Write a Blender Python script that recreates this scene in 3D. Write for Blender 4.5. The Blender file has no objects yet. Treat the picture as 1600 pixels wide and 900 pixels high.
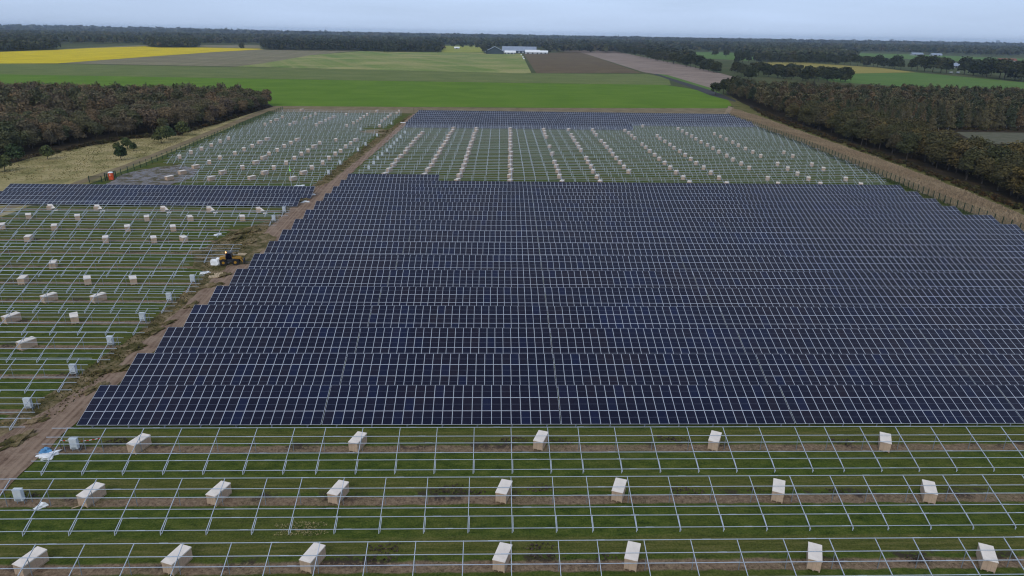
import bpy, math, random
import numpy as np
from mathutils import Matrix, Vector

rnd = random.Random(7)
nr = np.random.RandomState(11)
S = bpy.context.scene
COL = S.collection
R = math.radians

# ------------------------------------------------------------------ camera
# drone camera 42.75 m above the field; X runs along the module rows, Y away from the camera
F_PX, PITCH, YAW, ROLL, HC = 1067.0, R(20.346), R(1.944), R(.9264), 42.75
def view_dir(qx, qy):
    cr, sr = math.cos(ROLL), math.sin(ROLL)
    px, py = qx*cr + qy*sr, -qx*sr + qy*cr
    cp, sp = math.cos(PITCH), math.sin(PITCH)
    fw, z = cp - py*sp, -sp - py*cp
    cy, sy = math.cos(YAW), math.sin(YAW)
    return Vector((px*cy + fw*sy, -px*sy + fw*cy, z))
def gp(x, y, z=0.0):
    """ground survey: world X, Y of a spot read off the 1600 x 900 photograph, at height z"""
    d = view_dir((x-800)/F_PX, (y-450)/F_PX)
    t = (z-HC)/d.z
    return (d.x*t, d.y*t)
cam_d = bpy.data.cameras.new('camera'); cam = bpy.data.objects.new('camera', cam_d); COL.objects.link(cam)
fwd = view_dir(0, 0); ax = view_dir(1, 0)-fwd; ay = fwd-view_dir(0, 1)
M = Matrix((ax.normalized(), ay.normalized(), (-fwd).normalized())).transposed().to_4x4()
M.translation = (0, 0, HC); cam.matrix_world = M
cam_d.sensor_width = 36; cam_d.lens = 36*F_PX/1600; cam_d.clip_start = .5; cam_d.clip_end = 40000
S.camera = cam

# ------------------------------------------------------------------ sky, sun, exposure
SUN_EL, SUN_AZ = R(38), R(200)       # overcast: weak, very soft sun from behind the camera
w = bpy.data.worlds.new('World'); S.world = w; w.use_nodes = True
nt = w.node_tree; nt.nodes.clear()
def nd(t, typ, **k):
    n = t.nodes.new(typ)
    for a, b in k.items(): setattr(n, a, b)
    return n
out = nd(nt, 'ShaderNodeOutputWorld'); mix = nd(nt, 'ShaderNodeMixShader')
sky = nd(nt, 'ShaderNodeTexSky', sky_type='NISHITA', sun_disc=False, sun_elevation=SUN_EL, sun_rotation=SUN_AZ)
sky.air_density = 1.2; sky.dust_density = 2.5
b1 = nd(nt, 'ShaderNodeBackground'); b1.inputs[1].default_value = .07
b2 = nd(nt, 'ShaderNodeBackground'); b2.inputs[1].default_value = 1.0
tc = nd(nt, 'ShaderNodeTexCoord'); sep = nd(nt, 'ShaderNodeSeparateXYZ')
ramp = nd(nt, 'ShaderNodeValToRGB')
e = ramp.color_ramp.elements
e[0].position = 0; e[0].color = (.36, .45, .61, 1); e[1].position = 1; e[1].color = (.40, .44, .50, 1)
q = e.new(.07); q.color = (.275, .37, .54, 1)
q = e.new(.25); q.color = (.25, .34, .50, 1)
mp = nd(nt, 'ShaderNodeMapping'); mp.inputs['Scale'].default_value = (1, 1, 9)
nz = nd(nt, 'ShaderNodeTexNoise'); nz.inputs['Scale'].default_value = 1.6; nz.inputs['Detail'].default_value = 5
mrg = nd(nt, 'ShaderNodeMapRange'); mrg.inputs[1].default_value = .3; mrg.inputs[2].default_value = .7; mrg.inputs[3].default_value = .80; mrg.inputs[4].default_value = 1.14
mul = nd(nt, 'ShaderNodeVectorMath', operation='SCALE')
L = nt.links.new
L(tc.outputs['Generated'], sep.inputs[0]); L(sep.outputs[2], ramp.inputs[0])
L(tc.outputs['Generated'], mp.inputs[0]); L(mp.outputs[0], nz.inputs[0]); L(nz.outputs[0], mrg.inputs[0])
L(ramp.outputs[0], mul.inputs[0]); L(mrg.outputs[0], mul.inputs['Scale']); L(mul.outputs[0], b2.inputs[0])
L(sky.outputs[0], b1.inputs[0]); mix.inputs[0].default_value = .85
L(b1.outputs[0], mix.inputs[1]); L(b2.outputs[0], mix.inputs[2]); L(mix.outputs[0], out.inputs[0])
sd = bpy.data.lights.new('sun', 'SUN'); sd.energy = .6; sd.angle = R(20); sd.color = (1, .96, .9)
so = bpy.data.objects.new('sun', sd); COL.objects.link(so)
so.rotation_euler = (R(90)-SUN_EL, 0, R(180)-SUN_AZ)
vs = S.view_settings; vs.view_transform = 'Standard'; vs.look = 'None'; vs.exposure = .80; vs.gamma = 1; vs.use_curve_mapping = False
S.cycles.max_bounces = 5; S.cycles.diffuse_bounces = 2; S.cycles.glossy_bounces = 2; S.cycles.volume_bounces = 1
S.cycles.use_denoising = True; S.cycles.denoiser = 'OPENIMAGEDENOISE'; S.cycles.denoising_input_passes = 'RGB_ALBEDO_NORMAL'; S.cycles.denoising_prefilter = 'ACCURATE'
S.cycles.use_adaptive_sampling = False
S.cycles.pixel_filter_type = 'BLACKMAN_HARRIS'; S.cycles.filter_width = 1.15

# ------------------------------------------------------------------ helpers
def tag(o, label=None, cat=None, group=None, kind=None):
    if label: o['label'] = label
    if cat: o['category'] = cat
    if group: o['group'] = group
    if kind: o['kind'] = kind
    return o
def link(name, data, parent=None, loc=None):
    o = bpy.data.objects.new(name, data); COL.objects.link(o)
    if parent: o.parent = parent
    if loc: o.location = loc
    return o
def empty(name, loc, rz=0.0):
    o = link(name, None, None, loc); o.rotation_euler[2] = rz; o.empty_display_size = .3
    return o
class MB:
    """collects boxes, beams and polygons for ONE mesh"""
    def __init__(s): s.v = []; s.f = []; s.m = []
    def poly(s, pts, mi=0):
        n = len(s.v); s.v += [tuple(p) for p in pts]; s.f.append(tuple(range(n, n+len(pts)))); s.m.append(mi)
    def hexa(s, c, mi=0):
        n = len(s.v); s.v += [tuple(p) for p in c]
        for q in ((0,3,2,1),(4,5,6,7),(0,1,5,4),(1,2,6,5),(2,3,7,6),(3,0,4,7)):
            s.f.append(tuple(n+i for i in q)); s.m.append(mi)
    def box(s, x0, x1, y0, y1, z0, z1, mi=0):
        s.hexa([(x0,y0,z0),(x1,y0,z0),(x1,y1,z0),(x0,y1,z0),(x0,y0,z1),(x1,y0,z1),(x1,y1,z1),(x0,y1,z1)], mi)
    def beam(s, p, q, w=.08, h=.08, mi=0):
        p = Vector(p); q = Vector(q); d = (q-p).normalized()
        up = Vector((0,0,1)) if abs(d.z) < .9 else Vector((0,1,0))
        a = d.cross(up).normalized()*(w/2); b = a.cross(d).normalized()*(h/2)
        s.hexa([p-a-b, p+a-b, q+a-b, q-a-b, p-a+b, p+a+b, q+a+b, q-a+b], mi)
    def tube(s, p, q, r0, r1=None, n=10, mi=0):
        r1 = r0 if r1 is None else r1
        p = Vector(p); q = Vector(q); d = (q-p).normalized()
        a = d.cross(Vector((0,0,1)) if abs(d.z) < .9 else Vector((1,0,0))).normalized(); b = d.cross(a)
        k = len(s.v)
        for c, r in ((p, r0), (q, r1)):
            for i in range(n):
                t = 2*math.pi*i/n; s.v.append(tuple(c + a*(math.cos(t)*r) + b*(math.sin(t)*r)))
        for i in range(n):
            j = (i+1) % n; s.f.append((k+i, k+j, k+n+j, k+n+i)); s.m.append(mi)
        s.f.append(tuple(k+i for i in range(n))[::-1]); s.m.append(mi)
        s.f.append(tuple(k+n+i for i in range(n))); s.m.append(mi)
    def mesh(s, name, mats):
        me = bpy.data.meshes.new(name); me.from_pydata(s.v, [], s.f)
        for m in (mats if isinstance(mats, (list, tuple)) else [mats]): me.materials.append(m)
        me.polygons.foreach_set('material_index', s.m); me.update(); return me
def quads_mesh(name, V, mats, tint=None, tri=False):
    """V: (n,4,3) array of separate quads -> one mesh"""
    n, k = V.shape[0], V.shape[1]
    me = bpy.data.meshes.new(name)
    me.vertices.add(n*k); me.vertices.foreach_set('co', V.reshape(-1).astype(np.float32))
    me.loops.add(n*k); me.loops.foreach_set('vertex_index', np.arange(n*k, dtype=np.int32))
    me.polygons.add(n); me.polygons.foreach_set('loop_start', np.arange(0, n*k, k, dtype=np.int32))
    me.polygons.foreach_set('loop_total', np.full(n, k, dtype=np.int32))
    for m in (mats if isinstance(mats, (list, tuple)) else [mats]): me.materials.append(m)
    if tint is not None:
        a = me.attributes.new('tint', 'FLOAT', 'FACE'); a.data.foreach_set('value', tint.astype(np.float32))
    me.update(); return me

# ------------------------------------------------------------------ materials
def base_mat(name, rough=.9, metal=0.0, spec=.3):
    m = bpy.data.materials.new(name); m.use_nodes = True
    b = m.node_tree.nodes['Principled BSDF']
    b.inputs['Roughness'].default_value = rough; b.inputs['Metallic'].default_value = metal
    b.inputs['Specular IOR Level'].default_value = spec
    return m, m.node_tree, b
def noise(t, scale, detail=4, coord=None, vec=(1,1,1), rough=.55, dist=0.0):
    c = coord or nd(t, 'ShaderNodeNewGeometry').outputs['Position']
    mpn = nd(t, 'ShaderNodeMapping'); mpn.inputs['Scale'].default_value = vec
    t.links.new(c, mpn.inputs[0])
    n = nd(t, 'ShaderNodeTexNoise'); n.inputs['Scale'].default_value = scale; n.inputs['Detail'].default_value = detail
    n.inputs['Roughness'].default_value = rough; n.inputs['Distortion'].default_value = dist
    t.links.new(mpn.outputs[0], n.inputs[0]); return n.outputs[0]
def cramp(t, fac, stops, interp='LINEAR'):
    r = nd(t, 'ShaderNodeValToRGB'); r.color_ramp.interpolation = interp
    el = r.color_ramp.elements
    el[0].position, el[0].color = stops[0][0], (*stops[0][1], 1)
    el[1].position, el[1].color = stops[-1][0], (*stops[-1][1], 1)
    for p, c in stops[1:-1]:
        k = el.new(p); k.color = (*c, 1)
    t.links.new(fac, r.inputs[0]); return r.outputs[0]
def mixc(t, fac, a, b, blend='MIX'):
    n = nd(t, 'ShaderNodeMix', data_type='RGBA', blend_type=blend)
    for s, v in ((n.inputs[0], fac), (n.inputs[6], a), (n.inputs[7], b)):
        if isinstance(v, bpy.types.NodeSocket): t.links.new(v, s)
        elif isinstance(v, (int, float)): s.default_value = v
        else: s.default_value = (*v, 1)
    return n.outputs[2]
def mth(t, op, a, b=None, c=None, clamp=False):
    n = nd(t, 'ShaderNodeMath', operation=op, use_clamp=clamp)
    for s, v in zip(n.inputs, (a, b, c)):
        if v is None: continue
        if isinstance(v, bpy.types.NodeSocket): t.links.new(v, s)
        else: s.default_value = v
    return n.outputs[0]
def bump(t, b, h, strength=.5, dist=.1):
    n = nd(t, 'ShaderNodeBump'); n.inputs['Strength'].default_value = strength; n.inputs['Distance'].default_value = dist
    t.links.new(h, n.inputs['Height']); t.links.new(n.outputs[0], b.inputs['Normal'])
def simple(name, col, rough=.7, metal=0.0, var=.15, scale=3.0, spec=.3):
    m, t, b = base_mat(name, rough, metal, spec)
    c = nd(t, 'ShaderNodeTexCoord').outputs['Object']
    n = noise(t, scale, 5, c)
    lo = tuple(x*(1-var) for x in col); hi = tuple(min(1, x*(1+var)) for x in col)
    t.links.new(cramp(t, n, [(.3, lo), (.7, hi)]), b.inputs['Base Color'])
    return m

M_STEEL = simple('galvanised steel', (.52, .57, .65), .45, .35, .12, 8)
M_SHADE_STEEL = simple('shade-darkened steel', (.25, .28, .32), .5, .35, .12, 8)  # darker copy of the galvanised steel; shade on rear posts painted into its colour
M_FRAME = simple('module frame aluminium', (.62, .65, .72), .35, .3, .06, 2)
def glass_mat():
    m, t, b = base_mat('solar glass', .12, 0, .28)
    geo = nd(t, 'ShaderNodeNewGeometry'); oi = nd(t, 'ShaderNodeObjectInfo')
    f = mth(t, 'FRACT', mth(t, 'ADD', oi.outputs['Random'], geo.outputs['Random Per Island']))
    big = noise(t, .055, 3, vec=(1, .6, 1), dist=.6)
    c1 = cramp(t, f, [(0, (.0030, .0030, .0085)), (.40, (.0045, .0045, .0120)), (.62, (.0130, .0085, .0110)), (.72, (.0040, .0045, .0110)), (.84, (.0040, .0070, .024)), (.93, (.0050, .0110, .042)), (.96, (.0080, .0100, .0200)), (1, (.0035, .0035, .0090))])
    c2 = cramp(t, big, [(.38, (.0110, .0070, .0085)), (.50, (.0040, .0040, .0100)), (.60, (.0040, .0055, .016)), (.70, (.0050, .0110, .040))])
    c = mixc(t, .5, c1, c2)
    b.inputs['Specular Tint'].default_value = (.36, .46, 1.0, 1)   # blue anti-reflection coating
    t.links.new(c, b.inputs['Base Color'])
    t.links.new(cramp(t, noise(t, .8, 3), [(.3, (.10,)*3), (.7, (.2,)*3)]), b.inputs['Roughness'])
    return m
M_GLASS = glass_mat()
M_BUS = simple('module centre strip', (.16, .18, .23), .4, 0, .1, 2)
M_CARTON = simple('pale crate board', (.50, .36, .255), .85, 0, .14, 2.2)
M_LID = simple('crate lid', (.78, .69, .61), .8, 0, .10, 1.5)
M_PALLET = simple('pallet wood', (.40, .30, .20), .9, 0, .25, 6)
M_STRAP = simple('crate strap', (.10, .10, .11), .6, 0, .1, 3)
M_CAB = simple('cabinet grey paint', (.58, .62, .65), .5, 0, .05, 2)
M_CABD = simple('cabinet dark trim', (.16, .18, .20), .6, 0, .1, 3)
M_BLACK = simple('black rubber', (.018, .018, .02), .8, 0, .3, 5)
M_YEL = simple('machine yellow', (.36, .19, .025), .45, 0, .12, 3)
M_DARKM = simple('dark machine metal', (.05, .05, .055), .6, .2, .3, 4)
M_ORANGE = simple('toilet orange plastic', (.72, .10, .03), .5, 0, .06, 2)
M_WHITE = simple('white plastic', (.78, .79, .80), .5, 0, .06, 2)
M_BLUE = simple('blue plastic', (.10, .28, .50), .5, 0, .2, 4)
M_GREENP = simple('dark green fence paint', (.012, .040, .024), .5, .1, .1, 3)
M_GREENM = simple('green mesh panel', (.05, .12, .07), .6, .1, .2, 3)
M_BARK = simple('bark', (.075, .062, .05), .95, 0, .35, 5)
M_BIRCH = simple('pale birch bark', (.42, .40, .36), .9, 0, .3, 3)

def leaf_mat(name, stops, sat=.25):
    m, t, b = base_mat(name, .85, 0, .15)
    geo = nd(t, 'ShaderNodeNewGeometry'); oi = nd(t, 'ShaderNodeObjectInfo')
    at = nd(t, 'ShaderNodeAttribute', attribute_name='tint')
    f = mth(t, 'FRACT', mth(t, 'ADD', mth(t, 'MULTIPLY', oi.outputs['Object Index'], .001), at.outputs['Fac']))
    c = cramp(t, f, stops)
    isl = cramp(t, geo.outputs['Random Per Island'], [(0, (1-sat*1.6,)*3), (.6, (1,)*3), (1, (1+sat*1.5, 1+sat*1.2, 1+sat*.6))])
    c = mixc(t, 1.0, c, isl, 'MULTIPLY')
    t.links.new(c, b.inputs['Base Color'])
    return m
M_LWOOD = leaf_mat('autumn woodland leaves', [(0, (0.124, 0.111, 0.055)), (.15, (0.081, 0.091, 0.042)), (.3, (0.163, 0.120, 0.068)), (.45, (0.117, 0.099, 0.060)), (.6, (0.182, 0.125, 0.068)), (.72, (0.127, 0.096, 0.068)), (.86, (0.091, 0.098, 0.047)), (1, (0.127, 0.114, 0.056))], .22)
M_GLEAF = leaf_mat('green shrub leaves', [(0, (0.036, 0.060, 0.026)), (.5, (0.054, 0.078, 0.030)), (1, (0.090, 0.102, 0.036))], .35)
M_RWOOD = leaf_mat('belt oak leaves', [(0, (.066, .066, .027)), (.3, (.095, .080, .033)), (.5, (.055, .066, .030)), (.7, (.130, .098, .034)), (.85, (.080, .068, .038)), (1, (.080, .082, .032))], .25)
M_BIRCHL = leaf_mat('birch and larch leaves', [(0, (.135, .115, .058)), (.3, (.095, .092, .045)), (.5, (.040, .058, .030)), (.65, (.145, .098, .054)), (.85, (.115, .100, .052)), (1, (.050, .064, .034))], .25)
M_DARKL = leaf_mat('dark hedgerow leaves', [(0, (.030, .040, .018)), (.5, (.040, .048, .020)), (1, (.055, .055, .022))], .3)
M_FAR = leaf_mat('far forest leaves', [(0, (0.039, 0.053, 0.026)), (.4, (0.060, 0.063, 0.029)), (.7, (0.037, 0.053, 0.029)), (1, (0.079, 0.066, 0.034))], .35)
M_BRACK = leaf_mat('rusty undergrowth leaves', [(0, (.045, .040, .018)), (.4, (.075, .045, .020)), (.7, (.060, .055, .020)), (1, (.045, .045, .018))], .35)

def ground_mat(name, stops, scale=.12, fine=1.4, bstr=.6, stripe=None, stripecol=None):
    """field: broad patches, a finer mottle, optional working lines along angle stripe=(angle_deg, period, amount)"""
    m, t, b = base_mat(name, 1.0, 0, .05)
    n1 = noise(t, scale, 5, dist=.4); n2 = noise(t, fine, 6, rough=.7)
    f = mth(t, 'ADD', mth(t, 'MULTIPLY', n1, .6), mth(t, 'MULTIPLY', n2, .4))
    c = cramp(t, f, stops)
    if stripe:
        a, per, amt = stripe
        geo = nd(t, 'ShaderNodeNewGeometry'); sx = nd(t, 'ShaderNodeSeparateXYZ'); t.links.new(geo.outputs['Position'], sx.inputs[0])
        u = mth(t, 'ADD', mth(t, 'MULTIPLY', sx.outputs[0], math.cos(R(a))/per), mth(t, 'MULTIPLY', sx.outputs[1], math.sin(R(a))/per))
        u = mth(t, 'ADD', u, mth(t, 'MULTIPLY', n1, .5))
        s1 = noise(t, 1.0, 3, nd_comb(t, u), rough=.7)
        c = mixc(t, mth(t, 'MULTIPLY', cr01(t, s1, .42, .6), amt), c, stripecol)
    t.links.new(c, b.inputs['Base Color'])
    bump(t, b, n2, bstr, .15)
    return m
def nd_comb(t, u):
    n = nd(t, 'ShaderNodeCombineXYZ'); t.links.new(u, n.inputs[0]); return n.outputs[0]
def cr01(t, f, lo, hi):
    n = nd(t, 'ShaderNodeMapRange', interpolation_type='SMOOTHSTEP')
    t.links.new(f, n.inputs[0]); n.inputs[1].default_value = lo; n.inputs[2].default_value = hi; return n.outputs[0]

ROW_P, ROW_0 = 8.9, 47.6
def site_mat():
    m, t, b = base_mat('site grass and soil', 1.0, 0, .05)
    geo = nd(t, 'ShaderNodeNewGeometry'); sx = nd(t, 'ShaderNodeSeparateXYZ'); t.links.new(geo.outputs['Position'], sx.inputs[0])
    X, Y = sx.outputs[0], sx.outputs[1]
    left = mth(t, 'LESS_THAN', X, -49.0)
    Yc = mth(t, 'ADD', Y, mth(t, 'MULTIPLY', left, 0.9))
    wob = mth(t, 'MULTIPLY', mth(t, 'SUBTRACT', noise(t, .35, 4), .5), .8)
    ph = mth(t, 'FRACT', mth(t, 'DIVIDE', mth(t, 'ADD', mth(t, 'SUBTRACT', Yc, ROW_0 - ROW_P*4), wob), ROW_P))   # 0 at the table's top edge
    n_big = noise(t, .07, 4); n_mid = noise(t, .6, 5, vec=(1, 2.2, 1)); n_fine = noise(t, 5.0, 5, rough=.75)
    n_streak = noise(t, .9, 4, vec=(.25, 3, 1))
    green = cramp(t, mth(t, 'ADD', mth(t, 'MULTIPLY', n_mid, .45), mth(t, 'MULTIPLY', n_fine, .55)),
                  [(.34, (.016, .026, .006)), (.44, (.046, .070, .013)), (.54, (.080, .104, .019)), (.68, (.150, .148, .044))])
    olive = cramp(t, mth(t, 'ADD', mth(t, 'MULTIPLY', n_streak, .5), mth(t, 'MULTIPLY', n_fine, .5)),
                  [(.34, (.034, .038, .011)), (.48, (.088, .092, .022)), (.66, (.19, .155, .060))])
    soil = cramp(t, mth(t, 'ADD', mth(t, 'MULTIPLY', noise(t, 2.2, 6, rough=.8), .7), mth(t, 'MULTIPLY', n_fine, .3)),
                 [(.36, (.055, .036, .024)), (.44, (.150, .100, .066)), (.54, (.240, .168, .110)), (.66, (.34, .25, .16))])
    # lighter trampled lane behind each table (phase 0 .. .35), dark lush grass under its front
    lane = mth(t, 'MULTIPLY', cr01(t, ph, .02, .06), mth(t, 'SUBTRACT', 1.0, cr01(t, ph, .26, .34)))
    c = mixc(t, mth(t, 'MULTIPLY', lane, .75), green, olive)
    c = mixc(t, mth(t, 'MULTIPLY', cr01(t, n_big, .45, .65), .35), c, olive)
    # bare cable trench: a strip just inside the table's top edge
    s = mth(t, 'MULTIPLY', cr01(t, ph, .80, .83), mth(t, 'SUBTRACT', 1.0, cr01(t, ph, .94, .985)))
    brk = cr01(t, mth(t, 'ADD', mth(t, 'MULTIPLY', n_fine, .45), mth(t, 'MULTIPLY', noise(t, .22, 4), .55)), .37, .50)
    fade = mth(t, 'SUBTRACT', 1.0, mth(t, 'MULTIPLY', cr01(t, Y, 150, 230), .75))
    c = mixc(t, mth(t, 'MULTIPLY', mth(t, 'MULTIPLY', s, mth(t, 'ADD', mth(t, 'MULTIPLY', brk, .4), .6)), fade), c, soil)
    # scuffed patches of turned earth beside the trench
    pv = mth(t, 'ABSOLUTE', mth(t, 'SUBTRACT', mth(t, 'FRACT', mth(t, 'ADD', ph, .55)), .52))
    near = mth(t, 'SUBTRACT', 1.0, cr01(t, pv, .04, .14))
    pat = mth(t, 'MULTIPLY', cr01(t, noise(t, .24, 4, vec=(1, 1, 1)), .54, .62), cr01(t, noise(t, 1.6, 5, rough=.8), .42, .52))
    c = mixc(t, mth(t, 'MULTIPLY', mth(t, 'MULTIPLY', near, pat), .9), c, (.050, .036, .030))
    t.links.new(c, b.inputs['Base Color'])
    bump(t, b, mth(t, 'ADD', n_fine, mth(t, 'MULTIPLY', s, -.3)), .8, .12)
    return m
M_SITE = site_mat()
M_EARTH = ground_mat('far farmland', [(.3, (.045, .062, .022)), (.5, (.070, .082, .030)), (.7, (.11, .10, .045))], .01, .2)
M_TRACK = ground_mat('rutted dirt track', [(.34, (.090, .056, .040)), (.45, (.170, .110, .078)), (.56, (.245, .172, .125)), (.70, (.36, .27, .195))], .5, 3.0, 1.0, (3, .8, .7), (.33, .235, .17))
M_SHOULDER = ground_mat('rough weedy shoulder', [(.36, (.035, .028, .016)), (.44, (.080, .072, .026)), (.52, (.155, .120, .060)), (.60, (.25, .185, .11)), (.72, (.34, .26, .16))], .45, 2.4, 1.0)
M_REEDG = ground_mat('dry reed litter', [(.3, (.19, .140, .090)), (.5, (.27, .200, .135)), (.7, (.35, .265, .18))], .3, 3, 1.0)
M_REED = leaf_mat('dry reed stalks', [(0, (.36, .27, .18)), (.4, (.31, .235, .155)), (.7, (.40, .31, .21)), (1, (.27, .21, .13))], .22)
M_VERGE = ground_mat('mossy verge', [(.3, (.055, .060, .020)), (.5, (.12, .115, .035)), (.7, (.22, .165, .09))], .12, 1.6, .8)
M_FLOOR = ground_mat('woodland floor', [(.3, (.018, .016, .010)), (.5, (.040, .030, .018)), (.7, (.075, .050, .024))], .2, 2)
M_MEADOW = ground_mat('dry rough meadow', [(.36, (.12, .11, .040)), (.45, (.23, .200, .082)), (.53, (.34, .275, .130)), (.66, (.42, .335, .18))], .10, 1.2, 1.0)
M_PATH = ground_mat('tan grass path', [(.3, (.11, .085, .045)), (.5, (.20, .155, .09)), (.7, (.28, .22, .14))], .15, 1.4)
M_BRIGHT = ground_mat('bright young crop', [(.3, (.080, .150, .012)), (.5, (.108, .188, .017)), (.7, (.150, .225, .028))], .03, .9, .5, (88, 6, .3), (.082, .150, .014))
M_MID = ground_mat('grey-green crop', [(.3, (.105, .135, .038)), (.5, (.142, .170, .050)), (.7, (.20, .205, .075))], .03, .3, .5, (88, 7, .3), (.09, .12, .04))
M_YELLOWF = ground_mat('yellow mustard crop', [(.3, (.46, .34, .010)), (.5, (.60, .45, .012)), (.7, (.72, .56, .02))], .02, .2, .4, (10, 15, .3), (.42, .33, .015))
M_STUB = ground_mat('grey-brown stubble', [(.3, (.15, .13, .075)), (.5, (.22, .185, .115)), (.7, (.28, .235, .15))], .015, .2, .5, (8, 12, .5), (.15, .15, .07))
M_STRIPEF = ground_mat('striped green field', [(.36, (.120, .185, .042)), (.5, (.175, .225, .058)), (.6, (.33, .30, .12))], .009, .2, .4, (20, 30, .55), (.30, .27, .11))
M_BROWNF = ground_mat('reddish brown field', [(.3, (.085, .058, .036)), (.5, (.130, .086, .052)), (.7, (.17, .13, .065))], .03, .3, .8, (8, 6, .35), (.11, .11, .045))
M_PLOW = ground_mat('pale ploughed field', [(.3, (.16, .115, .088)), (.5, (.27, .205, .165)), (.7, (.36, .28, .225))], .02, .3, .8, (18, 9, .6), (.20, .15, .12))
M_YG = ground_mat('yellow-green pasture', [(.3, (.20, .23, .04)), (.5, (.27, .28, .05)), (.7, (.34, .32, .07))], .01, .1, .3)
M_OCHRE = ground_mat('ochre maize stubble', [(.3, (.22, .185, .045)), (.5, (.30, .24, .06)), (.7, (.36, .27, .09))], .02, .2, .3, (70, 14, .5), (.22, .21, .055))
M_GREENF = ground_mat('plain green pasture', [(.3, (.075, .135, .030)), (.5, (.095, .165, .035)), (.7, (.13, .18, .05))], .02, .2, .3)
M_GRAVEL = ground_mat('grey gravel', [(.3, (.075, .078, .045)), (.5, (.115, .112, .075)), (.7, (.16, .145, .105))], .3, 2, .6)
M_ROAD = ground_mat('worn asphalt', [(.3, (.045, .045, .048)), (.7, (.075, .073, .072))], .3, 2, .3)
M_MUD = ground_mat('wet churned mud', [(.38, (.06, .065, .03)), (.46, (.11, .09, .06)), (.50, (.17, .15, .12)), (.54, (.20, .21, .25)), (.60, (.24, .19, .15)), (.72, (.10, .10, .045))], .35, 1.6, .8)

# ------------------------------------------------------------------ ground, fields, tracks (kind: structure)
def vnoise(x, k=1.0):
    return math.sin(x*.9*k+1.3)*.5 + math.sin(x*2.3*k+.7)*.3 + math.sin(x*5.1*k+4.)*.2
SHEETS = [0]
def sheet(name, pts, z, mat, label=None, wob=0.0, step=None, seed=0.0):
    SHEETS[0] += 1; z += .0021*SHEETS[0]
    P = []
    n = len(pts)
    for i in range(n):
        a = Vector(pts[i]); b = Vector(pts[(i+1) % n]); L_ = (b-a).length
        k = 1 if not step else max(1, int(L_/step))
        nn = Vector((-(b-a).y, (b-a).x)).normalized() if L_ > 0 else Vector((0, 0))
        for j in range(k):
            p = a.lerp(b, j/k)
            if wob and j: p = p + nn*(wob*vnoise((i*17.3+j*step+seed), 1.0/max(1, step)))
            P.append((p.x, p.y, z))
    from mathutils.geometry import tessellate_polygon
    me = bpy.data.meshes.new(name)
    tri = tessellate_polygon([[Vector(p) for p in P]])
    me.from_pydata(P, [], [tuple(t) for t in tri]); me.materials.append(mat)
    me.update()
    if me.polygons and me.polygons[0].normal.z < 0: me.flip_normals()
    o = link(name, me); tag(o, label, None, None, 'structure'); return o
def G(l, z=0.0): return [gp(x, y, z) for x, y in l]

m_ = MB(); g = 30000
m_.poly([(-g, -400, -.06), (g, -400, -.06), (g, 30000, -.06), (-g, 30000, -.06)])
tag(link('ground', m_.mesh('ground', M_EARTH)), 'olive farmland reaching to the horizon', kind='structure')
sheet('site_ground', [(-125, -20), (140, -20), (136, 190), (140, 300), (142, 425), (-122, 425), (-119, 300), (-116, 190)], -.03, M_SITE, 'grass and bare soil strips under the solar racks')
sheet('bright_field', [(-500, 697), (-162, 681), (44, 674), (166, 676), (176, 640), (186, 560), (180, 500), (150, 450), (-130, 431), (-500, 436)], -.02, M_BRIGHT, 'bright green young crop field behind the solar site')
sheet('grey_green_field', [(-620, 900), (-531, 913), (-195, 889), (40, 850), (190, 874), (200, 800), (172, 676), (44, 675.2), (-162, 682.2), (-600, 700)], -.01, M_MID, 'grey-green crop strip beyond the bright field')
sheet('yellow_field', G([(-60, 83), (0, 81), (86, 78), (142, 75), (225, 72.4), (247, 74), (307, 74), (405, 76), (412, 77), (340, 81), (225, 89), (150, 94.5), (90, 99), (0, 99.2), (-60, 99)]), .0, M_YELLOWF, 'brilliant yellow mustard field on the left')
sheet('stubble_field', G([(92, 99), (150, 94.7), (225, 89.2), (340, 81.2), (412, 77.2), (562, 79), (487, 86), (412, 99), (367, 104), (200, 101)]), .01, M_STUB, 'grey-brown stubble field beside the yellow field')
sheet('striped_field', G([(367, 104), (412, 99), (487, 86), (562, 80), (700, 82), (755, 82.5), (815, 84), (830, 113.5), (820, 114.5), (520, 107.5)]), .01, M_STRIPEF, 'green field with pale mown stripes')
sheet('brown_field', G([(818, 84), (905, 81), (1003, 114), (838, 114.3)]), .01, M_BROWNF, 'reddish brown field right of the farm')
sheet('ploughed_field', G([(860, 79.5), (950, 78), (1000, 88), (1075, 103), (1124, 114), (1165, 125), (1135, 134), (1106, 138), (1035, 117), (1006, 113), (905, 81)]), .015, M_PLOW, 'pale ploughed field running to the tree belt')
sheet('pasture', G([(690, 71.5), (757, 71.5), (755, 82), (690, 82)]), .0, M_YG, 'yellow-green pasture beside the farm')
sheet('far_stubble', G([(310, 70.5), (405, 70.5), (408, 75.5), (307, 73.6)]), .0, M_STUB, 'small tan field behind the yellow field')
sheet('grey_clearing', G([(92, 76.5), (232, 70), (232, 72), (142, 74.7), (90, 77.6)]), .0, M_STUB, 'grey clearing between the woods')
sheet('ochre_field', G([(1180, 97), (1262, 98), (1375, 106), (1431, 113), (1319, 115), (1244, 107), (1195, 104)]), .0, M_OCHRE, 'ochre maize stubble field on the right')
sheet('green_field', G([(1319, 115.2), (1431, 113.2), (1581, 127), (1640, 131), (1640, 142), (1487, 140), (1300, 128), (1250, 112)]), .0, M_GREENF, 'green field behind the birch wood')
sheet('meadow_strip', G([(1034, 81), (1139, 82), (1187, 90), (1170, 95), (1080, 90)]), .0, M_GREENF, 'narrow green pasture behind the tree belt')
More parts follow.
